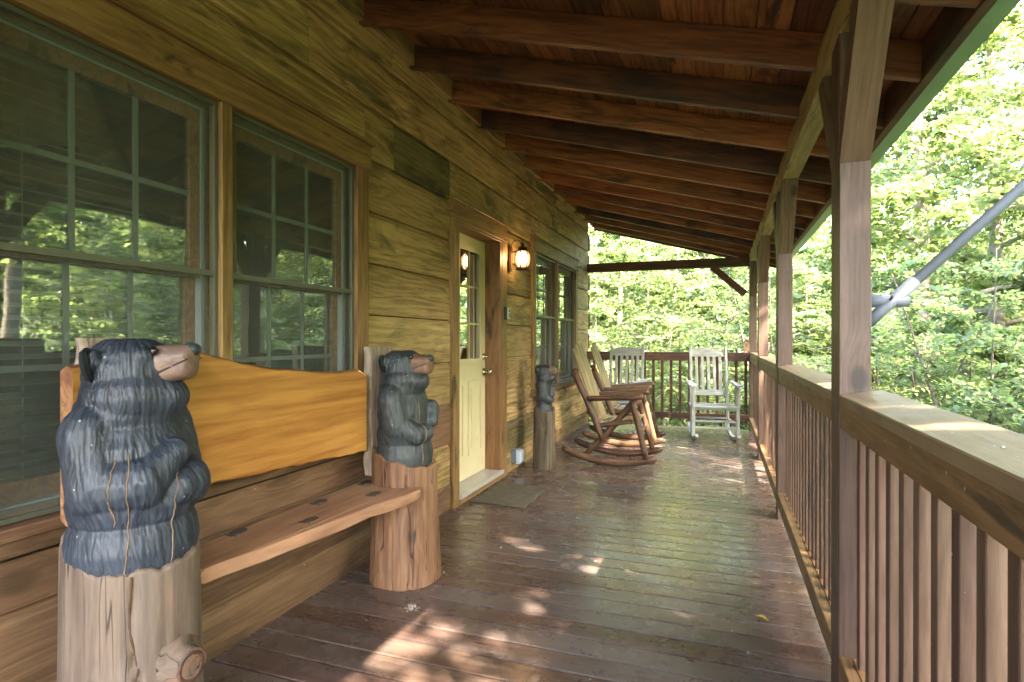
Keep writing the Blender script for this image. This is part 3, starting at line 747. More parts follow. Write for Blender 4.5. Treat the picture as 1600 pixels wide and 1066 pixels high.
def make_bear(parent, base, z0, s, sz, mat, yaw, voxel, name='carved_bear', facing=0.0, depth=1.0, furamp=.0028, up_tilt=.06, arm=0):
    """base: xy of the stump centre in parent space; z0: height where the bear starts; s: scale (1 = 0.5 m tall)"""
    P = []
    def E(c, r, rot=None): P.append(ellipsoid((c[0] * depth, c[1], c[2]), (r[0], r[1], r[2]), rot))
    def C(a, b2, r0, r1):
        for p, r in capsule((a[0] * depth, a[1], a[2]), (b2[0] * depth, b2[1], b2[2]), r0, r1): P.append(ellipsoid(p, r, None, 14))
    E((0, 0, .055), (.156 * depth, .161, .135))     # lap / belly
    E((-.01, 0, .24), (.138 * depth, .155, .135))                           # chest
    E((-.02, 0, .345), (.122 * depth, .132, .085)); E((-.005, 0, .385), (.122 * depth, .124, .085)); E((.0, 0, .15), (.152 * depth, .158, .10))                         # shoulders
    E((.035, 0, .22), (.095 * depth, .115, .11))
    for y in (-1, 1):
        C((-.015, .108 * y, .305), (.02, .118 * y, .205), .070, .066)       # upper arms
    if arm == 0:
        C((.02, -.122, .198), (.108, -.062, .200), .062, .060); C((.108, -.062, .200), (.132, .02, .262), .055, .034)
        C((.02, .122, .195), (.110, .078, .182), .060, .056); C((.110, .078, .182), (.135, .03, .178), .050, .038)
    else:
        C((.02, -.125, .20), (.12, -.075, .155), .058, .046); C((.12, -.075, .155), (.145, -.01, .16), .044, .036)
        C((.02, .122, .23), (.115, .09, .25), .054, .044); C((.115, .09, .25), (.140, .06, .205), .042, .032)
    hr = Matrix.Rotation(yaw, 3, 'Z'); hc = Vector((-.012, 0, .435))
    def HP(x, y, z): return hc + hr @ Vector((x * .95, y, z))
    def HE(c, r): P.append(ellipsoid(HP(*c), r, hr))
    HE((-.005, 0, .0), (.110, .108, .088)); HE((.0, 0, .03), (.105, .100, .062))
    HE((.085, 0, -.050), (.070, .066, .050)); HE((.075, 0, .012), (.05, .058, .042)); HE((.03, 0, -.07), (.095, .095, .06))
    for y in (-1, 1): HE((.052, .052 * y, .045), (.036, .030, .024)); HE((-.045, .098 * y, .035), (.022, .022, .026))
    V = []; F = []
    for v, f in P:
        n = len(V); V += [tuple(p) for p in v]; F += [tuple(i + n for i in q2) for q2 in f]
    me = remesh(name, V, F, voxel, 11)
    n = len(me.vertices); co = np.empty(n * 3); me.vertices.foreach_get('co', co); co = co.reshape(-1, 3)
    no = np.empty(n * 3); me.vertices.foreach_get('normal', no); no = no.reshape(-1, 3)
    # carved arm crease and fur strokes
    th = np.arctan2(co[:, 1], co[:, 0] + .001); rad = np.hypot(co[:, 0], co[:, 1])
    warp = fbm(co * 9, 3) * 2.2
    sw = (fbm(co * 5, 31) - .5) * 7
    st = np.stack([th * 17 + warp * 1.6 + sw + co[:, 2] * 14, co[:, 2] * 15 + warp, rad * 8], 1)
    st2 = np.stack([th * 34 - warp * 3 - sw * 2 + co[:, 2] * 30, co[:, 2] * 30 + warp, rad * 16], 1)
    f1 = 1 - np.abs(2 * vnoise(st, 5) - 1); f2 = 1 - np.abs(2 * vnoise(st2, 9) - 1); f1 = f1 ** 1.5
    fur = f1 * .4 + f2 * .6
    fur = .5 + (fur - .5) * (.55 + .9 * fbm(co * 7, 77))
    lump = fbm(co * 13, 21, 2) - .5
    co2 = co + no * ((fur - .55) * furamp * 2 + lump * .006)[:, None]
    co2[:, 2] = np.minimum(co2[:, 2], .518 + .002 * np.sin(co2[:, 0] * 60))
    co2[:, 0] = np.maximum(co2[:, 0], -.135 * depth)
    me.vertices.foreach_set('co', co2.ravel()); me.polygons.foreach_set('use_smooth', [True] * len(me.polygons)); me.materials.append(mat)
    at = me.attributes.new('fur', 'FLOAT', 'POINT'); at.data.foreach_set('value', fur.astype(np.float32)); me.update()
    bear = link(name, me, parent, Matrix.LocRotScale(Vector((base[0], base[1], z0)), Matrix.Rotation(facing, 3, 'Z').to_quaternion(), (s, s, sz)))
    # muzzle: rounded tapered block with mouth groove
    rings = 16; sg = 32; v = []; x0, x1 = .078, .182
    def prof_m(t): return .060 - .014 * t, .047 - .008 * t
    for i in range(rings):
        t = i / (rings - 1); x = x0 + (x1 - x0) * t; ry, rz = prof_m(t)
        if i == rings - 1: ry *= .55; rz *= .6
        if i == rings - 2: ry *= .86; rz *= .88
        for j in range(sg):
            a = 2 * math.pi * j / sg; cy_, cz_ = math.cos(a), math.sin(a)
            ex = .72; yy = ry * math.copysign(abs(cy_) ** ex, cy_); zz = rz * math.copysign(abs(cz_) ** ex, cz_)
            gz = -.024 + .030 * t
            if abs(zz - gz) < .007: yy *= .90
            elif zz < gz: yy *= .95
            v.append(HP(x - (.003 if zz < gz else 0) * t, yy, .022 + zz + up_tilt * (x - .08)))
    link('muzzle', mk_mesh('muzzle', v, ring_faces(rings, sg), M['muzzle'], True), bear)
    v, f = ellipsoid(HP(x1 - .014, 0, .049 + up_tilt * .10), (.024, .029, .017), hr, 18); link('nose', mk_mesh('nose', v, f, M['nose'], True), bear)
    for y in (-1, 1):
        pts = [HP(x0 + (x1 - x0 - .006) * t, prof_m(t)[0] * y * .915, -.002 + .030 * t + up_tilt * (x1 - x0) * t) for t in np.linspace(0, 1, 9)]
        v, f = tube(pts, .0024, 6); link('mouth_line', mk_mesh('mouth_line', v, f, M['mouth'], True), bear)
        v, f = ellipsoid(HP(.093, .060 * y, .056), (.0105,) * 3, None, 14); link('eye', mk_mesh('eye', v, f, M['eye'], True), bear)
        # ear: thick rounded shell with a hollow front
        v = []; nr, nsg = 7, 20; RE = .040
        ec = HP(-.048, .103 * y, .026); ax = hr @ Vector((.25, .97 * y, 0)); az = Vector((0, 0, 1)) + hr @ Vector((-.1, .25 * y, 0)); az.normalize(); an = ax.cross(az); an = an if an.dot(hr @ Vector((1, 0, 0))) > 0 else -an
        for side in (0, 1):
            for i in range(nr):
                for j in range(nsg):
                    a = 2 * math.pi * j / nsg; q_ = i / (nr - 1); rr_ = RE * q_
                    edge = math.sqrt(max(0, 1 - q_ ** 4))
                    dep = (.004 - .012 * (1 - q_ ** 2)) if side == 0 else -.016 * edge - .004
                    v.append(ec + ax * (rr_ * math.cos(a) * .62) + az * (rr_ * math.sin(a)) + an * dep)
        f = [(s_ * nr * nsg + i * nsg + j, s_ * nr * nsg + i * nsg + (j + 1) % nsg, s_ * nr * nsg + (i + 1) * nsg + (j + 1) % nsg, s_ * nr * nsg + (i + 1) * nsg + j) for s_ in (0, 1) for i in range(nr - 1) for j in range(nsg)]
        o_ = (nr - 1) * nsg; f += [(o_ + j, o_ + (j + 1) % nsg, nr * nsg + o_ + (j + 1) % nsg, nr * nsg + o_ + j) for j in range(nsg)]
        link('ear', mk_mesh('ear', v, f, mat, True), bear)
    return bear, co2
def crack_on(bear, co_mesh, th0, z_a, z_b, mat, r=.0025, seed=1, name='crack', lean=0.0):
    """thin drying crack that follows the carved surface"""
    me = bear.data; bm_ = bmesh.new(); bm_.from_mesh(me); t = BVHTree.FromBMesh(bm_); bm_.free(); rr = random.Random(seed); pts = []; th = th0
    for i in range(26):
        z = z_a + (z_b - z_a) * i / 25; th += rr.uniform(-.02, .02) + lean / 25
        d = Vector((math.cos(th), math.sin(th), 0)); hit = t.ray_cast(Vector((0, 0, z)) + d * .6, -d)
        if hit[0] is not None: pts.append(hit[0] + d * .0008)
    if len(pts) > 3:
        v, f = tube(pts, [r * rr.uniform(.6, 1.3) for _ in pts], 6); link(name, mk_mesh(name, v, f, mat, True), bear)

def make_stump(parent, name, base, r, top, mat, seed, flare=.06, bottom_r=None, notch=None, lumps=.03, nz=70, na=96):
    """log standing on end; TOP(theta) gives the height of its rim"""
    th = np.linspace(0, 2 * np.pi, na, endpoint=False); V = []
    zt = np.array([top(t) for t in th])
    for i in range(nz):
        u = i / (nz - 1); z = zt * u
        p = np.stack([np.cos(th) * 1.6 + seed, np.sin(th) * 1.6, z * 1.8], 1)
        rr_ = r * (1 + lumps * 2 * (fbm(p, seed) - .5)) * (1 + flare * (1 - z / max(zt)) ** 2)
        fl = np.stack([th * 9, z * 1.2 + seed, z * 0], 1); rr_ += .0035 * (fbm(fl, seed + 7, 3) - .5) * 2
        for (ca, wd, dp, ph) in CR[seed]:
            a0 = ca + .09 * np.sin(z * 6 + ph) + .03 * np.sin(z * 23 + ph)
            dd = np.angle(np.exp(1j * (th - a0))); rr_ -= dp * np.exp(-(dd / wd) ** 2) * (np.sin(z * 4 + ph) * .3 + .8)
        V.append(np.stack([np.cos(th) * rr_, np.sin(th) * rr_, z], 1))
    # inward rim
    last = V[-1].copy(); last[:, :2] *= .93; last[:, 2] += .006; V.append(last)
    l2 = last.copy(); l2[:, :2] *= .3; l2[:, 2] = min(zt) - .02; V.append(l2)
    V = np.concatenate(V); me = mk_mesh(name, V, ring_faces(nz + 2, na), mat, True)
    return link(name, me, parent, Matrix.Translation((base[0], base[1], 0)))
CR = {11: [(-.62, .035, .02, 1.0), (-.15, .02, .006, 2.), (-1.2, .02, .005, 4.)], 12: [(-.95, .03, .018, .3), (-.5, .02, .006, 2.6), (-1.5, .02, .006, 1.3)], 13: [(-1.3, .05, .008, 1.)]}

bench = thing('bear_bench', 'wooden bench with two carved black bears on log stumps and an orange varnished back', 'bench', (-1.52, 1.85, 0))
BO = Vector((-1.52, 1.85, 0))
NB1 = (0.0, 1.14 - 1.85); NB2 = (.02, 2.56 - 1.85)
def top1(t):   # t measured from +X; lower at the front right
    return .600 + .095 * (1 - math.cos(t + .35)) / 2 + .009 * math.sin(5 * t + 1) * math.sin(2 * t) + .004 * math.sin(13 * t + 2) + .003 * math.sin(29 * t)
def top2(t): return .57 + .09 * (1 - math.cos(t)) / 2 + .006 * math.sin(9 * t)
st1 = make_stump(bench, 'log_stump', NB1, .160, top1, M['stump_grey'], 11, flare=.10, lumps=.05)
st2 = make_stump(bench, 'log_stump', NB2, .163, top2, M['stump_red'], 12, flare=.09, lumps=.065)
bear1, c1 = make_bear(bench, NB1, .585, 1.0, 1.19, M['bear'], R(26), .0034, arm=0, up_tilt=.10)
for th0, za, zb_, m_ in ((-.78, .0, .27, 'crackline'), (-.92, .12, .26, 'crackline'), (-.05, .0, .22, 'crackline')):
    crack_on(bear1, c1, th0, za, zb_, M[m_], .0018, seed=int(th0 * 100) + 200)
bear2, c2 = make_bear(bench, NB2, .56, .98, 1.13, M['bear_far'], R(-4), .005, depth=.90, arm=1, up_tilt=.0)
crack_on(bear2, c2, -.42, -.0, .30, M['crackline'], .003, 5)
# dark long cracks on the stumps
def stump_crack(st, pts_th, z0, z1, r, mat):
    bm_ = bmesh.new(); bm_.from_mesh(st.data); t = BVHTree.FromBMesh(bm_); bm_.free(); pts = []
    for i in range(30):
        z = z0 + (z1 - z0) * i / 29; th = pts_th + .09 * math.sin(z * 6 + 1) + .03 * math.sin(z * 23)
        d = Vector((math.cos(th), math.sin(th), 0)); h = t.ray_cast(Vector((0, 0, z)) + d * .6, -d)
        if h[0] is not None: pts.append(h[0])
    v, f = tube(pts, [r * random.uniform(.6, 1.2) for _ in pts], 6); link('crack', mk_mesh('crack', v, f, mat, True), st)
stump_crack(st1, -.62, .02, .60, .0035, M['crackdark']); stump_crack(st2, -.95, .02, .55, .003, M['crackdark'])
# sawn branch stub on the near stump, round plug on the far one
def stub(st, th, z, r, L, r2, mat1, mat2):
    d = Vector((math.cos(th), math.sin(th), 0))
    prof = [(r * 2.5, -.04), (r * 1.85, -.008), (r * 1.42, L * .25), (r * 1.2, L * .55), (r * 1.12, L * .85), (r * 1.05, L), (r * .95, L + .002)]
    v, f = lathe(prof, 28)
    v = [(x * (1 + .07 * math.sin(3 * math.atan2(y, x) + 1)), y * (1 + .05 * math.cos(2 * math.atan2(y, x))), z_) for x, y, z_ in v]
    v = [(x, y * (1.25 if z_ < .02 else 1.0) , z_) for x, y, z_ in v]
    mw = d.to_track_quat('Z', 'Y').to_matrix().to_4x4(); mw.translation = d * (.145) + Vector((0, 0, z))
    link('branch_stub', mk_mesh('branch_stub', v, f, mat1, True), st, mw)
    v, f = lathe([(r2, 0), (r2 * .96, .004), (r2 * .7, .001), (r2 * .68, -.003), (0, -.004)], 24); v = [(x, y, z_ + L + .0005) for x, y, z_ in v]
    link('knot', mk_mesh('knot', v, f, mat2, True), st, mw)
stub(st1, .02, .335, .046, .058, .041, M['stump_grey'], M['knotwood'])
v, f = lathe([(.014, 0), (.014, .003), (0, .004)], 16)
d = Vector((math.cos(-.95 + .15), math.sin(-.95 + .15), 0)); mw = d.to_track_quat('Z', 'Y').to_matrix().to_4x4(); mw.translation = d * .171 + Vector((0, 0, .165))
link('plug', mk_mesh('plug', v, f, M['crackdark'], True), st2, mw)
# upright slab behind each bear
def slab(name, x0, x1, y0, y1, z0, z1, mat, seed):
    rr = random.Random(seed); v = []; nz = 24
    for i in range(nz):
        z = z0 + (z1 - z0) * i / (nz - 1); a = y0 + .006 * math.sin(i * .9 + seed) + rr.uniform(-.002, .002); b2 = y1 + .006 * math.sin(i * .7 + 2 * seed)
        v += [(x0, a, z), (x1 - .006, a, z), (x1, a + .008, z), (x1, b2 - .008, z), (x1 - .006, b2, z), (x0, b2, z)]
    return link(name, mk_mesh(name, v, ring_faces(nz, 6), mat), bench)
slab('back_slab', -.165, -.128, NB1[1] - .050, NB1[1] + .12, .62, 1.205, M['slab'], 1)
slab('back_slab', -.155, -.115, NB2[1] - .100, NB2[1] + .12, .52, 1.165, M['slab'], 2)
# live edge backrest
ny = 90; v = []; ya, yb = 1.045 - 1.85, 2.40 - 1.85
def topz(y):
    y += 1.85
    pts = [(1.0, 1.12), (1.2, 1.15), (1.41, 1.165), (1.6, 1.125), (1.8, 1.085), (2.0, 1.066), (2.2, 1.055), (2.34, 1.055), (2.41, 1.03)]
    return np.interp(y, [p[0] for p in pts], [p[1] for p in pts]) + .003 * math.sin(y * 13 + 2) + .0012 * math.sin(y * 57) * math.sin(y * 9)
def botz(y):
    y += 1.85
    return np.interp(y, [1.0, 1.3, 1.5, 1.8, 2.1, 2.4], [.70, .70, .705, .69, .672, .655]) + .0035 * math.sin(y * 17 + 1) * math.sin(y * 5) + .0022 * math.sin(y * 61) * math.sin(y * 7 + 1)
xf, xb = -.100, -.150
for i in range(ny + 1):
    y = ya + (yb - ya) * i / ny; t, bb = topz(y), botz(y); e = .010
    v += [(xb, y, bb + .012), (xb + .025, y, bb - .004), (xf - .004, y, bb + .004), (xf, y, bb + e), (xf, y, t - e), (xf - .004, y, t - .004), (xb + .025, y, t + .003), (xb, y, t - .012)]
f = ring_faces(ny + 1, 8); mi = []
for i in range(ny):
    mi += [1, 1, 0, 0, 0, 1, 1, 0]
mi += [1, 1]
me = mk_mesh('backrest', [(y, -x, z) for x, y, z in v], f, None, False, [M['backrest'], M['bark']], mi)   # stored with grain along local X
mw = Matrix.Rotation(math.pi / 2, 4, 'Z'); link('backrest', me, bench, mw)
# seat
pts = [(-1.70, 1.20), (-1.50, 1.20), (-1.50, 1.34), (-1.475, 1.5), (-1.43, 1.8), (-1.385, 2.1), (-1.345, 2.32), (-1.335, 2.40), (-1.35, 2.455), (-1.40, 2.49), (-1.50, 2.50), (-1.70, 2.52)]
def catmull(P, n=6):
    out = []
    for i in range(1, len(P) - 2):
        for k2 in range(n):
            t = k2 / n; a, b2, c, d = [np.array(P[i + q2]) for q2 in (-1, 0, 1, 2)]
            out.append(tuple(.5 * ((2 * b2) + (-a + c) * t + (2 * a - 5 * b2 + 4 * c - d) * t * t + (-a + 3 * b2 - 3 * c + d) * t ** 3)))
    return out
front = catmull(pts[1:], 6)
poly = [pts[0]] + front + [pts[-1]]
cen = np.mean(poly, 0); v = []
for k2, (z, ins) in enumerate([(.444, .012), (.449, .003), (.474, 0), (.484, .004), (.490, .014)]):
    for x, y in poly:
        dx, dy = cen[0] - x, cen[1] - y; l = math.hypot(dx, dy); x2 = x + dx / l * ins; y2 = y + dy / l * ins
        v.append((x2 + 1.52, y2 - 1.85, z + .002 * math.sin(y * 19)))
me = mk_mesh('seat', [(y, -x, z) for x, y, z in v], [tuple(reversed(q2)) for q2 in ring_faces(5, len(poly))], M['seat'])
link('seat', me, bench, Matrix.Rotation(math.pi / 2, 4, 'Z'))
for i, (x, y) in enumerate([(-1.675, 1.66), (-1.521, 1.869), (-1.645, 2.087), (-1.501, 2.29), (-1.645, 2.44)]):
    mb = MB()
    zz = .4925 + .002 * math.sin(y * 19)
    def disc(cx, cy, rx, ry):
        rr = random.Random(i + int(cx * 1000)); n = 18
        ring = [(cx + 1.52 + rx * math.cos(a) * (1 + .1 * rr.uniform(-1, 1)), cy - 1.85 + ry * math.sin(a) * (1 + .1 * rr.uniform(-1, 1))) for a in [2 * math.pi * j / n for j in range(n)]]
        mb.add([(a, b2, zz - .004) for a, b2 in ring] + [(a, b2, zz) for a, b2 in ring], ring_faces(2, n))
    disc(x, y, .025, .036)
    for k2 in range(4): disc(x - .018 + .014 * k2, y - .045 + .004 * abs(k2 - 1.5), .005, .007)
    mb.build('paw_print', M['paw'], bench)

# small bear statue by the wall
stt = thing('bear_statue', 'small carved black bear standing on a slim grey log post beside the far window', 'statue', (-1.545, 5.17, 0))
sst = make_stump(stt, 'log_stump', (0, 0), .098, lambda t: .55 + .02 * math.sin(2 * t), M['stump_old'], 13, flare=.10, nz=40, na=60)
bear3, _ = make_bear(stt, (0, 0), .50, .90, .9, M['bear_far'], R(-8), .0065, depth=.62, arm=1, furamp=.003)
bear3.scale = (.80, .62, .90)

# ------------------------------------------------------------------ log rockers
def log_rocker():
    """origin on the floor at mid width; faces +X; width along Y"""
    t = thing('log_rocking_chair', '-', 'rocking chair')
    L = M['log_chair']; hw = .245
    for s in (-1, 1):
        y = s * hw; sd = 10 if s > 0 else 0
        # rocker runner, half round log curved upward at both ends
        n = 22; v = []; seg = 10
        for i in range(n):
            u = i / (n - 1); x = -.47 + .90 * u; z = .036 + .30 * (u - .56) ** 2 * 1.15 - .0
            dz = .30 * 1.15 * 2 * (u - .56) / .90; a = math.atan(dz); r = .030 * (.62 if i in (0, n - 1) else 1)
            for j in range(seg):
                th = 2 * math.pi * j / seg; oy = r * math.cos(th) * .9; oz = r * math.sin(th) * (1.15 if i not in (0, n - 1) else 1)
                v.append((x - math.sin(a) * oz, y + oy, z + math.cos(a) * oz))
        link('rocker', mk_mesh('rocker', v, ring_faces(n, seg), L, True), t)
        log('back_leg', (-.34, y + s * .0, .88), (-.075, y, .235), .034, .026, L, t, seed=sd + 1)
        log('front_leg', (.195, y, .63), (.335, y, .085), .030, .027, L, t, seed=sd + 2)
        log('cross_leg', (.205, y - s * .035, .60), (-.26, y - s * .035, .075), .031, .027, L, t, seed=sd + 3)
        # arm: flat half-log with rounded front
        o = log('arm', (-.22, y + s * .01, .635), (.305, y + s * .01, .672), .040, .052, L, t, seed=sd + 4, n=14)
        o.scale = (1, 1.0, .62)
        # round head of the upright
        v, f = ellipsoid((-.345, y, .895), (.034, .034, .03), None, 14); link('knob', mk_mesh('knob', v, f, L, True), t)
        log('seat_rail', (-.16, y - s * .02, .375), (.20, y - s * .02, .425), .024, .024, L, t, seed=sd + 5)
    log('stretcher', (.265, -hw, .33), (.265, hw, .33), .022, .022, L, t, seed=31)
    log('stretcher', (-.19, -hw, .17), (-.19, hw, .17), .022, .022, L, t, seed=32)
    log('back_rail', (-.245, -hw, .655), (-.245, hw, .655), .024, .024, L, t, seed=33)
    for i in range(5):          # seat slats
        x = -.13 + .085 * i
        bar('seat_slat', (x, -hw + .02, .420 + .018 * i / 4 - .02 * math.sin(i / 4 * 3.14)), (x, hw - .02, .420 + .018 * i / 4 - .02 * math.sin(i / 4 * 3.14)), .078, .02, M['log_slat'], t)
    for i in range(5):          # back slats, fan
        y = -.19 + .095 * i; top = 1.16 - .012 * (i - 2) ** 2
        bar('back_slat', (-.13, y * .9, .42), (-.375, y, top), .088, .018, M['log_slat'], t, up=(1, 0, .35))
    return t
c0 = log_rocker(); c0.location = (-.975, 5.70, 0); c0['group'] = 'brown log rocking chairs by the wall'
c0['label'] = 'nearer brown log rocking chair facing the railing, in front of its twin'
c1 = copy_tree(c0); c1.location = (-1.02, 6.72, 0); c1.rotation_euler = (0, 0, R(3))
c1['label'] = 'farther brown log rocking chair, mostly hidden behind its twin'

# ------------------------------------------------------------------ white porch rockers
def curved(name, pts, w, h, mat, parent):
    """bar of rectangular section following pts in the YZ plane"""
    v = []
    for i, p in enumerate(pts):
        p = Vector(p); tt = (Vector(pts[min(i + 1, len(pts) - 1)]) - Vector(pts[max(i - 1, 0)])).normalized(); n = Vector((0, -tt.z, tt.y))
        for a, c in ((-1, -1), (1, -1), (1, 1), (-1, 1)): v.append(p + Vector((a * w / 2, 0, 0)) + n * c * h / 2)
    return link(name, mk_mesh(name, v, ring_faces(len(pts), 4), mat), parent)
def white_rocker():
    """faces -Y"""
    t = thing('white_rocking_chair', '-', 'rocking chair'); Wm = M['white']; hw = .215
    for s in (-1, 1):
        x = s * hw
        curved('rocker', [(x * 1.08, -.42 + .82 * u, .018 + .34 * (u - .45) ** 2) for u in np.linspace(0, 1, 16)], .035, .038, Wm, t)
        bar('back_post', (x, .17, .07), (x, .235, .45), .036, .034, Wm, t, up=(0, 1, 0))
        bar('back_post', (x, .235, .452), (x, .36, 1.12), .034, .03, Wm, t, up=(0, 1, 0))
        bar('front_leg', (x * 1.16, -.25, .06), (x * 1.16, -.25, .640), .042, .042, Wm, t, up=(0, 1, 0))
        # arm with scooped front
        v = []
        for y, w, z in ((-.34, .05, .655), (-.325, .085, .657), (-.25, .095, .662), (-.1, .075, .665), (.1, .055, .668), (.28, .045, .672)):
            cx = x * 1.16 + s * .012
            v += [(cx - w / 2, y, z - .011), (cx + w / 2, y, z - .011), (cx + w / 2, y, z + .011), (cx - w / 2, y, z + .011)]
        link('arm', mk_mesh('arm', v, ring_faces(6, 4), Wm), t)
        bar('side_stretcher', (x * 1.12, -.23, .2), (x * 1.04, .18, .2), .03, .03, Wm, t)
        bar('side_rail', (x * 1.1, -.23, .395), (x * 1.02, .2, .355), .03, .05, Wm, t)
    # crest with arched top
    v = []
    for i in range(13):
        u = -1 + 2 * i / 12; x = u * (hw - .018); top = 1.075 + .022 * (1 - u * u)
        for y_, z in ((.335, .985), (.355, .985), (.370, top), (.350, top)): v.append((x, y_, z))
    link('crest_rail', mk_mesh('crest_rail', v, ring_faces(13, 4), Wm), t)
    bar('lower_rail', (-hw + .018, .262, .53), (hw - .018, .262, .53), .022, .07, Wm, t, up=(0, .2, 1))
    for i in range(5):
        x = -.144 + .072 * i
        bar('back_slat', (x, .264, .566), (x, .348, .99), .036, .012, Wm, t, up=(0, 1, -.15))
    for i in range(9):
        y = -.27 + .056 * i; z = .425 - .05 * math.sin(i / 8 * 2.6) + .02 * (i < 1) * -1
        pts = [(xx, y, z - .012 + .012 * (xx / .25) ** 2) for xx in np.linspace(-.255, .255, 7)]
        v = []
        for px, py, pz in pts: v += [(px, py - .024, pz), (px, py + .024, pz), (px, py + .024, pz + .014), (px, py - .024, pz + .014)]
        link('seat_slat', mk_mesh('seat_slat', v, ring_faces(7, 4), Wm), t)
    bar('front_rail', (-.24, -.25, .388), (.24, -.25, .388), .022, .045, Wm, t)
    bar('stretcher', (-.24, -.25, .235), (.24, -.25, .235), .024, .024, Wm, t)
    bar('stretcher', (-.24, -.25, .16), (.24, -.25, .16), .024, .024, Wm, t)
    bar('stretcher', (-.22, .18, .22), (.22, .18, .22), .024, .024, Wm, t)
    return t
w0 = white_rocker(); w0.location = (-.09, 7.46, 0); w0.rotation_euler = (0, 0, R(9)); w0['group'] = 'white slatted rocking chairs at the porch end'
w0['label'] = 'white slatted rocking chair alone in the open near the side railing'
w1 = copy_tree(w0); w1.location = (-1.20, 7.52, 0); w1.rotation_euler = (0, 0, R(-3))
w1['label'] = 'white slatted rocking chair half hidden behind the brown log rockers'

# ------------------------------------------------------------------ lantern, keypad, outlet, mat, birdhouse, flag bracket
ln = thing('wall_lantern', 'lit bronze lantern with frosted glass on the wall beside the door', 'lantern', (-1.798, 4.90, 1.95))
I = M['iron']
mb = MB(); mb.box((0, -.035, -.13), (.018, .035, .10)); mb.box((.018, -.025, -.115), (.026, .025, .085)); mb.build('backplate', I, ln)
v, f = tube([(.02, 0, .04), (.06, 0, .045), (.10, 0, .045), (.128, 0, .075)], .007, 8); link('arm', mk_mesh('arm', v, f, I, True), ln)
v, f = tube([(.02, 0, .075), (.03, 0, .125), (.06, 0, .15), (.095, 0, .145), (.12, 0, .11)], .004, 6); link('scroll', mk_mesh('scroll', v, f, I, True), ln)
LC = Matrix.Translation((.130, 0, 0))
v, f = lathe([(.040, -.098), (.050, -.08), (.058, -.05), (.060, -.015), (.054, .02), (.044, .04)], 28); link('lamp_glass', mk_mesh('lamp_glass', v, f, M['lampglass'], True), ln, LC)
v, f = lathe([(.0, -.125), (.058, -.124), (.062, -.118), (.062, -.112), (.052, -.108), (.052, -.099), (0, -.099)], 28); link('lamp_base', mk_mesh('lamp_base', v, f, I, True), ln, LC)
v, f = lathe([(0, .041), (.052, .041), (.055, .047), (.045, .058), (.036, .080), (.018, .088), (.014, .10), (.020, .106), (.010, .116), (0, .12)], 28); link('lamp_roof', mk_mesh('lamp_roof', v, f, I, True), ln, LC)
for kx in range(6):
    a = kx * math.pi / 3 + .5
    pts = [((r + .004) * math.cos(a), (r + .004) * math.sin(a), z) for r, z in ((.050, -.108), (.056, -.08), (.0635, -.05), (.0655, -.015), (.060, .02), (.050, .045))]
    v, f = tube(pts, .0045, 6, 1.0); link('rib', mk_mesh('rib', v, f, I, True), ln, LC)
pts = [(0, .016 * math.cos(a), .135 + .016 * math.sin(a)) for a in np.linspace(0, 6.28, 13)]
v, f = tube(pts, .003, 6); link('loop', mk_mesh('loop', v, f, I, True), ln, LC)
lp = bpy.data.lights.new('lantern_light', 'POINT'); lp.energy = .9; lp.color = (1.0, .60, .28); lp.shadow_soft_size = .05
lo = bpy.data.objects.new('lantern_light', lp); COL.objects.link(lo); lo.parent = ln; lo.location = (.130, 0, -.02)
lo.visible_camera = True
for o in ln.children:
    if o.name.startswith('lamp_glass'): o.visible_shadow = True

kp = thing('keypad', 'small black keypad with pale screen on the door casing', 'keypad', (-1.770, 4.73, 1.43))
mb = MB(); mb.box((0, -.034, -.055), (.028, .034, .055)); mb.build('body', M['black'], kp)
mb = MB(); mb.box((.0285, -.030, -.05), (.036, .030, .05)); mb.build('cover', M['pale'], kp)
mb = MB(); mb.box((.0365, -.02, .01), (.0375, .02, .036)); mb.build('display', M['outlet'], kp)
for r_ in range(3):
    for c_ in range(3):
        mb = MB(); mb.box((.0365, -.02 + .015 * c_, -.035 + .013 * r_), (.0385, -.01 + .015 * c_, -.027 + .013 * r_)); mb.build('button', M['black'], kp)
ob = thing('outlet_box', 'grey weatherproof outlet box with clear bubble cover low on the wall', 'outlet box', (-1.799, 5.0, .13))
mb = MB(); mb.box((0, -.04, -.062), (.045, .04, .062)); mb.build('box', M['outlet'], ob)
v = [(.046, -.044, -.066), (.046, .044, -.066), (.046, .044, .066), (.046, -.044, .066), (.085, -.040, -.060), (.085, .040, -.060), (.085, .040, .058), (.085, -.040, .058), (.10, -.03, -.04), (.10, .03, -.04), (.10, .03, .03), (.10, -.03, .03)]
link('cover', mk_mesh('cover', v, [(0, 3, 2, 1)] + [(a, (a + 1) % 4, 4 + (a + 1) % 4, 4 + a) for a in range(4)] + [(4 + a, 4 + (a + 1) % 4, 8 + (a + 1) % 4, 8 + a) for a in range(4)] + [(8, 9, 10, 11)], M['cover']), ob)
for kx in range(4):
    mb = MB(); mb.box((.0455, -.0465, -.05 + .028 * kx), (.050, -.0445, -.035 + .028 * kx)); mb.build('rib', M['black'], ob)
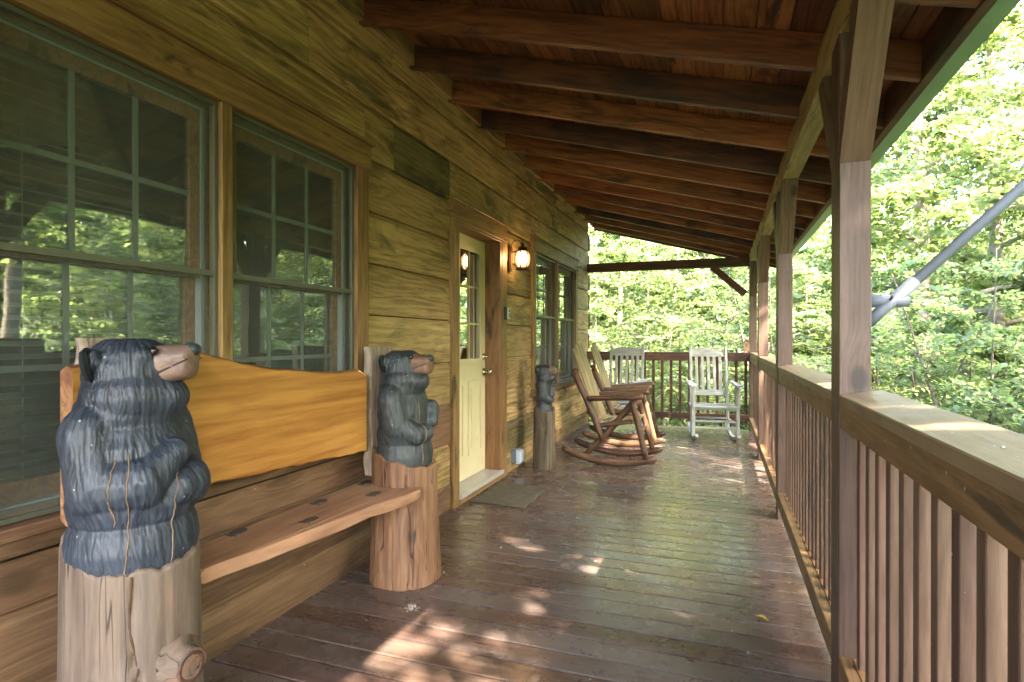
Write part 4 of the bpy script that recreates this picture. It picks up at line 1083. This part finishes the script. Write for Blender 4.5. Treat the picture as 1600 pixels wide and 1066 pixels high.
# doormat: worn coir, wavy edge
n = 26; v = []; f = []
for i in range(n + 1):
    for j in range(n + 1):
        u, w_ = i / n, j / n; x = -1.745 + .44 * u; y = 3.87 + .58 * w_ + .05 * (1 - u) * .6
        if i in (0, n): x += random.uniform(-.006, .006)
        if j in (0, n): y += random.uniform(-.007, .007)
        e = min(u, 1 - u, w_, 1 - w_); v.append((x + 1.53, y - 4.16, .006 + .006 * min(1, e * 18) + random.uniform(0, .0035)))
f = [(i * (n + 1) + j, (i + 1) * (n + 1) + j, (i + 1) * (n + 1) + j + 1, i * (n + 1) + j + 1) for i in range(n) for j in range(n)]
m = link('doormat', mk_mesh('doormat', v, f, M['mat'])); m.location = (-1.53, 4.16, 0)
sm_ = m.modifiers.new('thick', 'SOLIDIFY'); sm_.thickness = .006; sm_.offset = -1
tag(m, 'worn brown doormat on the deck before the yellow door', 'doormat')

bh = thing('birdhouse', 'tiny wooden birdhouse fixed to the corner post', 'birdhouse', (XP - .001, 8.06, 1.05))
mb = MB(); mb.add([(-.075, -.04, 0), (-.002, -.04, 0), (-.002, .04, 0), (-.075, .04, 0), (-.075, -.04, .10), (-.002, -.04, .10), (-.002, .04, .10), (-.075, .04, .10), (-.0385, -.04, .14), (-.0385, .04, .14)],
                  [(0, 3, 2, 1), (0, 1, 5, 8, 4), (3, 7, 9, 6, 2), (1, 2, 6, 5), (0, 4, 7, 3), (4, 8, 9, 7), (5, 6, 9, 8)]); mb.build('box', M['birdhouse'], bh)
bar('roof_board', (-.093, 0, .098), (-.034, 0, .152), .10, .008, M['knotwood'], bh, up=(-.6, 0, .7)); bar('roof_board', (-.043, 0, .152), (.0, 0, .110), .10, .008, M['knotwood'], bh, up=(.6, 0, .7))
v, f = lathe([(.011, 0), (.011, .002), (0, .0025)], 12); mw = Matrix.Rotation(math.pi / 2, 4, 'X'); mw.translation = (-.0385, -.041, .075); link('hole', mk_mesh('hole', v, f, M['black']), bh, mw)

fp = thing('flagpole', 'grey metal flagpole in a two-way bracket on the outside of the post', 'flagpole', (XP + .0905, 2.18, 1.31))
d45 = Vector((1, 0, 1)).normalized()
mb = MB(); mb.box((0, -.035, -.075), (.008, .035, .075)); mb.build('bracket_plate', M['cast'], fp)
v, f = tube([Vector((.004, 0, -.055)) , Vector((.004, 0, -.055)) + d45 * .06, Vector((.004, 0, -.055)) + d45 * .19], [.019, .019, .021], 20); link('angled_socket', mk_mesh('angled_socket', v, f, M['cast'], True), fp)
v, f = tube([(.008, 0, .018), (.04, 0, .018), (.12, 0, .014)], [.026, .019, .019], 20); link('level_socket', mk_mesh('level_socket', v, f, M['cast'], True), fp)
v, f = tube([(.065, -.018, .02), (.065, -.036, .028)], .004, 8); link('thumbscrew', mk_mesh('thumbscrew', v, f, M['iron'], True), fp)
v, f = tube([Vector((.004, 0, -.055)) + d45 * .10, Vector((.004, 0, -.055)) + d45 * 1.9], [.0165, .0165], 24); link('pole', mk_mesh('pole', v, f, M['steel'], True), fp)

# little flakes and droppings on the deck and the rail
mb = MB(); rr = random.Random(3)
def flake(x, y, z, r):
    n = rr.choice((5, 6, 7)); a0 = rr.uniform(0, 6); pts = [(x + r * rr.uniform(.5, 1.2) * math.cos(a0 + 2 * math.pi * j / n), y + r * rr.uniform(.5, 1.2) * math.sin(a0 + 2 * math.pi * j / n)) for j in range(n)]
    mb.add([(a, b2, z) for a, b2 in pts] + [(x + (a - x) * .6, y + (b2 - y) * .6, z + r * .4) for a, b2 in pts], ring_faces(2, n))
for _ in range(230):
    flake(rr.uniform(-1.78, .44), rr.uniform(1.2, 7.8) ** 1.0, .0, rr.choice((.002, .003, .004)) if rr.random() < .93 else .007)
for _ in range(34): flake(rr.uniform(XP + .01, XP + .12), rr.uniform(.4, 6), 1.0322, rr.choice((.002, .003, .005)))
for _ in range(60): flake(-1.30 + rr.gauss(0, .02), 2.27 + rr.gauss(0, .02), .0, .003)
mb.build('debris', M['debris'])['kind'] = 'stuff'
bpy.data.objects['debris']['label'] = 'pale flakes and specks scattered over the deck boards'; bpy.data.objects['debris']['category'] = 'debris'
v = []; n = 6
for i in range(n + 1):
    u = i / n; w_ = .011 * math.sin(math.pi * u) + .001
    v += [(-.03 + .06 * u, -w_, .004 + .012 * math.sin(3 * u)), (-.03 + .06 * u, 0, .001 + .010 * u * u), (-.03 + .06 * u, w_, .005 + .010 * math.sin(3 * u + .4))]
f = [(i * 3 + j, (i + 1) * 3 + j, (i + 1) * 3 + j + 1, i * 3 + j + 1) for i in range(n) for j in (0, 1)]
lf = link('fallen_leaf', mk_mesh('fallen_leaf', v, f, M['dryleaf'], True)); lf.location = (.17, 2.68, .002); lf.rotation_euler = (0, 0, 2.5)
tag(lf, 'single dry yellow leaf lying on the deck near the railing', 'leaf')

# ------------------------------------------------------------------ woods
LEAF_A = leafmat('broad_leaf', [(.08, .12, .045), (.12, .165, .065), (.16, .20, .09), (.10, .15, .06), (.20, .23, .12)], .62)
LEAF_B = leafmat('sapling_leaf', [(.09, .145, .06), (.14, .195, .085), (.11, .175, .095), (.19, .235, .11), (.10, .15, .07)], .62)
BARK = plain('tree_bark', (.12, .09, .065), .9, var=.45, scale=9, bump=1.0, bscale=30)
BARK2 = plain('pale_tree_bark', (.26, .22, .17), .85, var=.35, scale=9, bump=.8, bscale=30)

def leaves_mesh_data(C, N, size, rg, jitter=.55):
    """C centres (n,3), N preferred normals (n,3) -> quads of one folded leaf each"""
    n = len(C); N = N + rg.normal(0, jitter, (n, 3)); N /= np.linalg.norm(N, axis=1)[:, None] + 1e-9
    A = rg.normal(0, 1, (n, 3)); A -= N * (A * N).sum(1)[:, None]; A /= np.linalg.norm(A, axis=1)[:, None] + 1e-9
    B = np.cross(N, A); s = size * rg.uniform(.6, 1.25, n)
    L = s[:, None]; w = (s * rg.uniform(.30, .42, n))[:, None]; up = (s * .10)[:, None]
    v = np.stack([C - A * L * .5, C + A * L * .02 - B * w + N * up, C + A * L * .5 - N * up, C + A * L * .02 + B * w + N * up], 1)
    return v.reshape(-1, 3)
def tree_skeleton(seed, H, r0, spread, nl, first=.25, droop=.1, lean=(0, 0), stems=1):
    rr = random.Random(seed); T = []; twigs = []
    for st in range(stems):
        pts = []; x = y = 0.0; dx, dy = lean[0] + rr.uniform(-.05, .05) + (st * .25 * rr.choice((-1, 1)) if st else 0), lean[1] + rr.uniform(-.05, .05) + (st * .2 if st else 0)
        n = 9
        for i in range(n):
            u = i / (n - 1); pts.append(Vector((x, y, H * u))); dx += rr.uniform(-.05, .05); dy += rr.uniform(-.05, .05); x += dx * H / n; y += dy * H / n
        rad = [r0 * (1 - .82 * i / (n - 1)) * (1.25 if i == 0 else 1) for i in range(n)]; T.append((pts, rad, 8))
        for k in range(nl // stems):
            u = first + (1 - first) * (k + rr.random()) / (nl // stems); i = min(int(u * (n - 1)), n - 2); t = u * (n - 1) - i
            p = pts[i].lerp(pts[i + 1], t); a = k * 2.4 + rr.uniform(-.5, .5); Lb = spread * (1 - .55 * (u - first) / (1 - first)) * rr.uniform(.65, 1.15)
            d = Vector((math.cos(a), math.sin(a), rr.uniform(.05, .6))); q_ = [p]
            for j in range(5):
                d = (d + Vector((rr.uniform(-.22, .22), rr.uniform(-.22, .22), rr.uniform(-.15, .12) - droop))).normalized(); q_.append(q_[-1] + d * Lb / 5)
            T.append((q_, [max(.006, rad[i] * .42 * (1 - j / 5.6)) for j in range(6)], 5))
            for j in range(1, 6):
                for s_ in range(2):
                    d2 = Vector((rr.uniform(-1, 1), rr.uniform(-1, 1), rr.uniform(-.35, .35))).normalized(); e = q_[j] + d2 * Lb * rr.uniform(.18, .36)
                    if rr.random() < .75: T.append(([q_[j], (q_[j] + e) / 2 + Vector((0, 0, .03)), e], [.009, .006, .003], 4))
                    twigs.append((q_[j], e))
    return T, twigs
def build_tree_kind(seed, H, r0, spread, nl, nleaf, size, first, droop=.1, lean=(0, 0), stems=1, layer=.12, jitter=.55):
    rg = np.random.default_rng(seed); T, tw = tree_skeleton(seed, H, r0, spread, nl, first, droop, lean, stems); mb = MB()
    for pts, rad, sg in T:
        v, f = tube(pts, rad, sg); mb.add(v, f)
    A = np.array([[*a] for a, b2 in tw]); B = np.array([[*b2] for a, b2 in tw]); k = rg.integers(0, len(tw), nleaf); t = rg.uniform(.05, 1.15, nleaf)[:, None]
    C = A[k] * (1 - t) + B[k] * t; sp = np.linalg.norm(B - A, axis=1)[k][:, None]
    C = C + rg.normal(0, 1, (nleaf, 3)) * np.array([.30, .30, layer]) * sp
    N = np.tile([0, 0, 1.0], (nleaf, 1))
    return dict(wood=mb, C=C, N=N, size=size, rg=rg, jitter=jitter)
def fast_mesh(name, V, quads, mat):
    me = bpy.data.meshes.new(name); n = len(V); m = len(quads)
    me.vertices.add(n); me.vertices.foreach_set('co', np.asarray(V, np.float32).ravel()); me.loops.add(m * 4); me.loops.foreach_set('vertex_index', np.asarray(quads, np.int32).ravel())
    me.polygons.add(m); me.polygons.foreach_set('loop_start', np.arange(0, m * 4, 4, dtype=np.int32)); me.materials.append(mat); me.update(calc_edges=True); me.validate(); return me
KINDS = {}
def kind(key, **kw):
    leafm = kw.pop('leaf'); bark = kw.pop('bark'); k = build_tree_kind(**kw); V = leaves_mesh_data(k['C'], k['N'], k['size'], k['rg'], k['jitter'])
    k['V'] = V.reshape(-1, 4, 3); k['leafm'] = leafm
    k['crown'] = fast_mesh('crown', V, np.arange(len(V)).reshape(-1, 4), leafm)
    k['trunk'] = mk_mesh('trunk', k['wood'].v, k['wood'].f, bark, True); KINDS[key] = k
kind('t1', seed=101, H=11, r0=.16, spread=3.4, nl=26, nleaf=22000, size=.145, first=.12, leaf=LEAF_A, bark=BARK, layer=.12)
kind('t2', seed=102, H=13, r0=.20, spread=3.8, nl=30, nleaf=24000, size=.15, first=.15, leaf=LEAF_A, bark=BARK2, layer=.12, lean=(.04, -.03))
kind('t3', seed=103, H=8.5, r0=.11, spread=2.9, nl=24, nleaf=18000, size=.125, first=.08, leaf=LEAF_B, bark=BARK2, layer=.10, lean=(-.08, .03))
kind('t4', seed=104, H=9.6, r0=.13, spread=3.1, nl=24, nleaf=21000, size=.14, first=.44, droop=.0, leaf=LEAF_A, bark=BARK, layer=.12)
kind('s1', seed=111, H=3.6, r0=.028, spread=1.5, nl=20, nleaf=5600, size=.08, first=.15, leaf=LEAF_B, bark=BARK, layer=.09, stems=2)
kind('s2', seed=112, H=2.6, r0=.02, spread=1.3, nl=18, nleaf=4600, size=.075, first=.05, leaf=LEAF_B, bark=BARK, layer=.09, stems=3)
kind('s3', seed=113, H=4.6, r0=.035, spread=1.8, nl=22, nleaf=6600, size=.09, first=.2, leaf=LEAF_A, bark=BARK2, layer=.08, lean=(-.1, 0))
# leaves cut away along the sun direction to place sun patches on the deck
rg_ = random.Random(23)
GAPS = [((-1.02 + .085 * i, 3.08 - .006 * i, 0), .15 - .009 * i) for i in range(6)]
for cx_, cy_, sx_, sy_, n_ in ((-1.0, 2.05, .22, .20, 8), (-.72, 2.28, .08, .24, 7), (-.95, 1.82, .22, .10, 6)):
    for _ in range(n_): GAPS.append(((cx_ + rg_.gauss(0, sx_ * .7), cy_ + rg_.gauss(0, sy_ * .7), 0), rg_.uniform(.05, .13)))
SD = np.array(SDIR)
def place(key, x, y, rz, s, label, cat, group, name):
    k = KINDS[key]; z = float(gh(np.array(x), np.array(y))) - .05
    root = thing(name, label, cat, (x, y, z), rz, group); root.scale = (s, s, s)
    tr = link('trunk', k['trunk'], root)
    cr, sr = math.cos(rz), math.sin(rz); c = k['V'].mean(1) * s; Wc = np.stack([c[:, 0] * cr - c[:, 1] * sr + x, c[:, 0] * sr + c[:, 1] * cr + y, c[:, 2] + z], 1)
    drop = np.zeros(len(Wc), bool)
    for g_, r_ in GAPS:
        d = Wc - np.array(g_); t = d @ SD; dist = np.linalg.norm(d - t[:, None] * SD, axis=1); drop |= (dist < r_ + .05) & (t > 0) & (np.sin(np.arange(len(dist)) * 12.9898) * .5 + .5 < .94)
    drop |= (Wc[:, 0] < 1.5) & (Wc[:, 1] < 9.4) & (Wc[:, 0] > -6)         # nothing grows into the porch
    if drop.any():
        V = k['V'][~drop].reshape(-1, 3); me = fast_mesh('crown', V, np.arange(len(V)).reshape(-1, 4), k['leafm']) if len(V) else k['crown']
    else: me = k['crown']
    link('crown', me, root)
    return root
rt = random.Random(17)
placed = []
def far_enough(x, y, d):
    return all((x - a) ** 2 + (y - b2) ** 2 > (d * .5 + r * .5) ** 2 for a, b2, r in placed)
TL = {'t1': 'dark barked leafy tree in the sunlit woods beside the porch', 't2': 'tall pale barked leafy tree in the woods around the porch', 't3': 'slender leaning leafy tree with low branches in the woods'}
SLB = {'s1': 'thin two-stemmed sapling in the bright understorey', 's2': 'low bushy sapling with several thin stems in the understorey', 's3': 'tall thin sapling leaning in the bright understorey'}
def scatter(n, xr, yr, keys, dmin, srange, lab, cat, grp, name, cond=lambda x, y: True):
    c = 0; tries = 0
    while c < n and tries < 6000:
        tries += 1; x, y = rt.uniform(*xr), rt.uniform(*yr)
        if not cond(x, y) or not far_enough(x, y, dmin): continue
        placed.append((x, y, dmin)); key = rt.choice(keys)
        place(key, x, y, rt.uniform(0, 6.28), rt.uniform(*srange), lab[key], cat, grp, name); c += 1
clear = lambda x, y: not (-7 < x < 2.2 and -5 < y < 10.0)
for x, y, rz, s in ((4.4, -3.4, 0, 1.0), (4.2, -.7, 2, 1.0), (4.6, 2.0, 4.1, .98), (4.9, 4.7, 1.1, .95), (7.5, -6, 3, 1.1)):  # added trees, mostly out of view, set towards the sun to shade the deck
    placed.append((x, y, 2.5)); place('t4', x, y, rz, s, 'high crowned tree added outside the porch railing to shade the deck', 'tree', 'trees of the woods', 'leafy_tree')
scatter(9, (6.5, 17), (5, 22), ['t1', 't2', 't3'], 3.6, (.8, 1.1), TL, 'tree', 'trees of the woods', 'leafy_tree')
scatter(6, (-8, 5), (13.5, 22), ['t1', 't2', 't3'], 3.4, (.8, 1.1), TL, 'tree', 'trees of the woods', 'leafy_tree')
scatter(7, (17, 34), (9, 38), ['t1', 't2'], 5, (1.0, 1.3), TL, 'tree', 'trees of the woods', 'leafy_tree')
scatter(8, (-16, 16), (22, 36), ['t1', 't2', 't3'], 5, (1.0, 1.3), TL, 'tree', 'trees of the woods', 'leafy_tree')
placed = [(a, b2, .6) for a, b2, r in placed]
scatter(46, (3.0, 11), (-3, 18), ['s1', 's2', 's3'], 1.15, (.8, 1.25), SLB, 'sapling', 'saplings under the trees', 'sapling', clear)
scatter(26, (-6, 4), (10.6, 17), ['s1', 's2', 's3'], 1.15, (.8, 1.25), SLB, 'sapling', 'saplings under the trees', 'sapling', clear)
# ground cover: uncountable low leaves
rg = np.random.default_rng(5); n = 90000
x = np.concatenate([rg.uniform(1.2, 22, n * 2 // 3), rg.uniform(-12, 10, n // 3)]); y = np.concatenate([rg.uniform(-5, 26, n * 2 // 3), rg.uniform(9.2, 24, n // 3)])
z = gh(x, y) + rg.uniform(.03, .45, len(x)) * (.4 + .6 * np.sin(x * 1.7) ** 2)
V = leaves_mesh_data(np.stack([x, y, z], 1), np.tile([0, 0, 1.0], (len(x), 1)), .13, rg, .5)
gc = link('ground_cover', fast_mesh('ground_cover', V, np.arange(len(V)).reshape(-1, 4), LEAF_B)); gc['kind'] = 'stuff'; gc['label'] = 'low green undergrowth covering the forest floor'; gc['category'] = 'undergrowth'
# far woods that read as one mass
n = 90000; a = rg.uniform(-1.2, 2.9, n); r_ = rg.uniform(34, 60, n); x = r_ * np.cos(a); y = 4 + r_ * np.sin(a)
hz = rg.uniform(0, 1, n) ** 1.3; z = gh(x, y) + hz * (9 + 3 * np.sin(a * 9) + 3 * np.sin(a * 23 + 1))
V = leaves_mesh_data(np.stack([x, y, z], 1), np.tile([0, 0, 1.0], (n, 1)), .6, rg, .9)
fw = link('far_woods', fast_mesh('far_woods', V, np.arange(len(V)).reshape(-1, 4), LEAF_A)); fw['kind'] = 'stuff'; fw['label'] = 'distant wooded hillside merging into one green mass'; fw['category'] = 'woods'
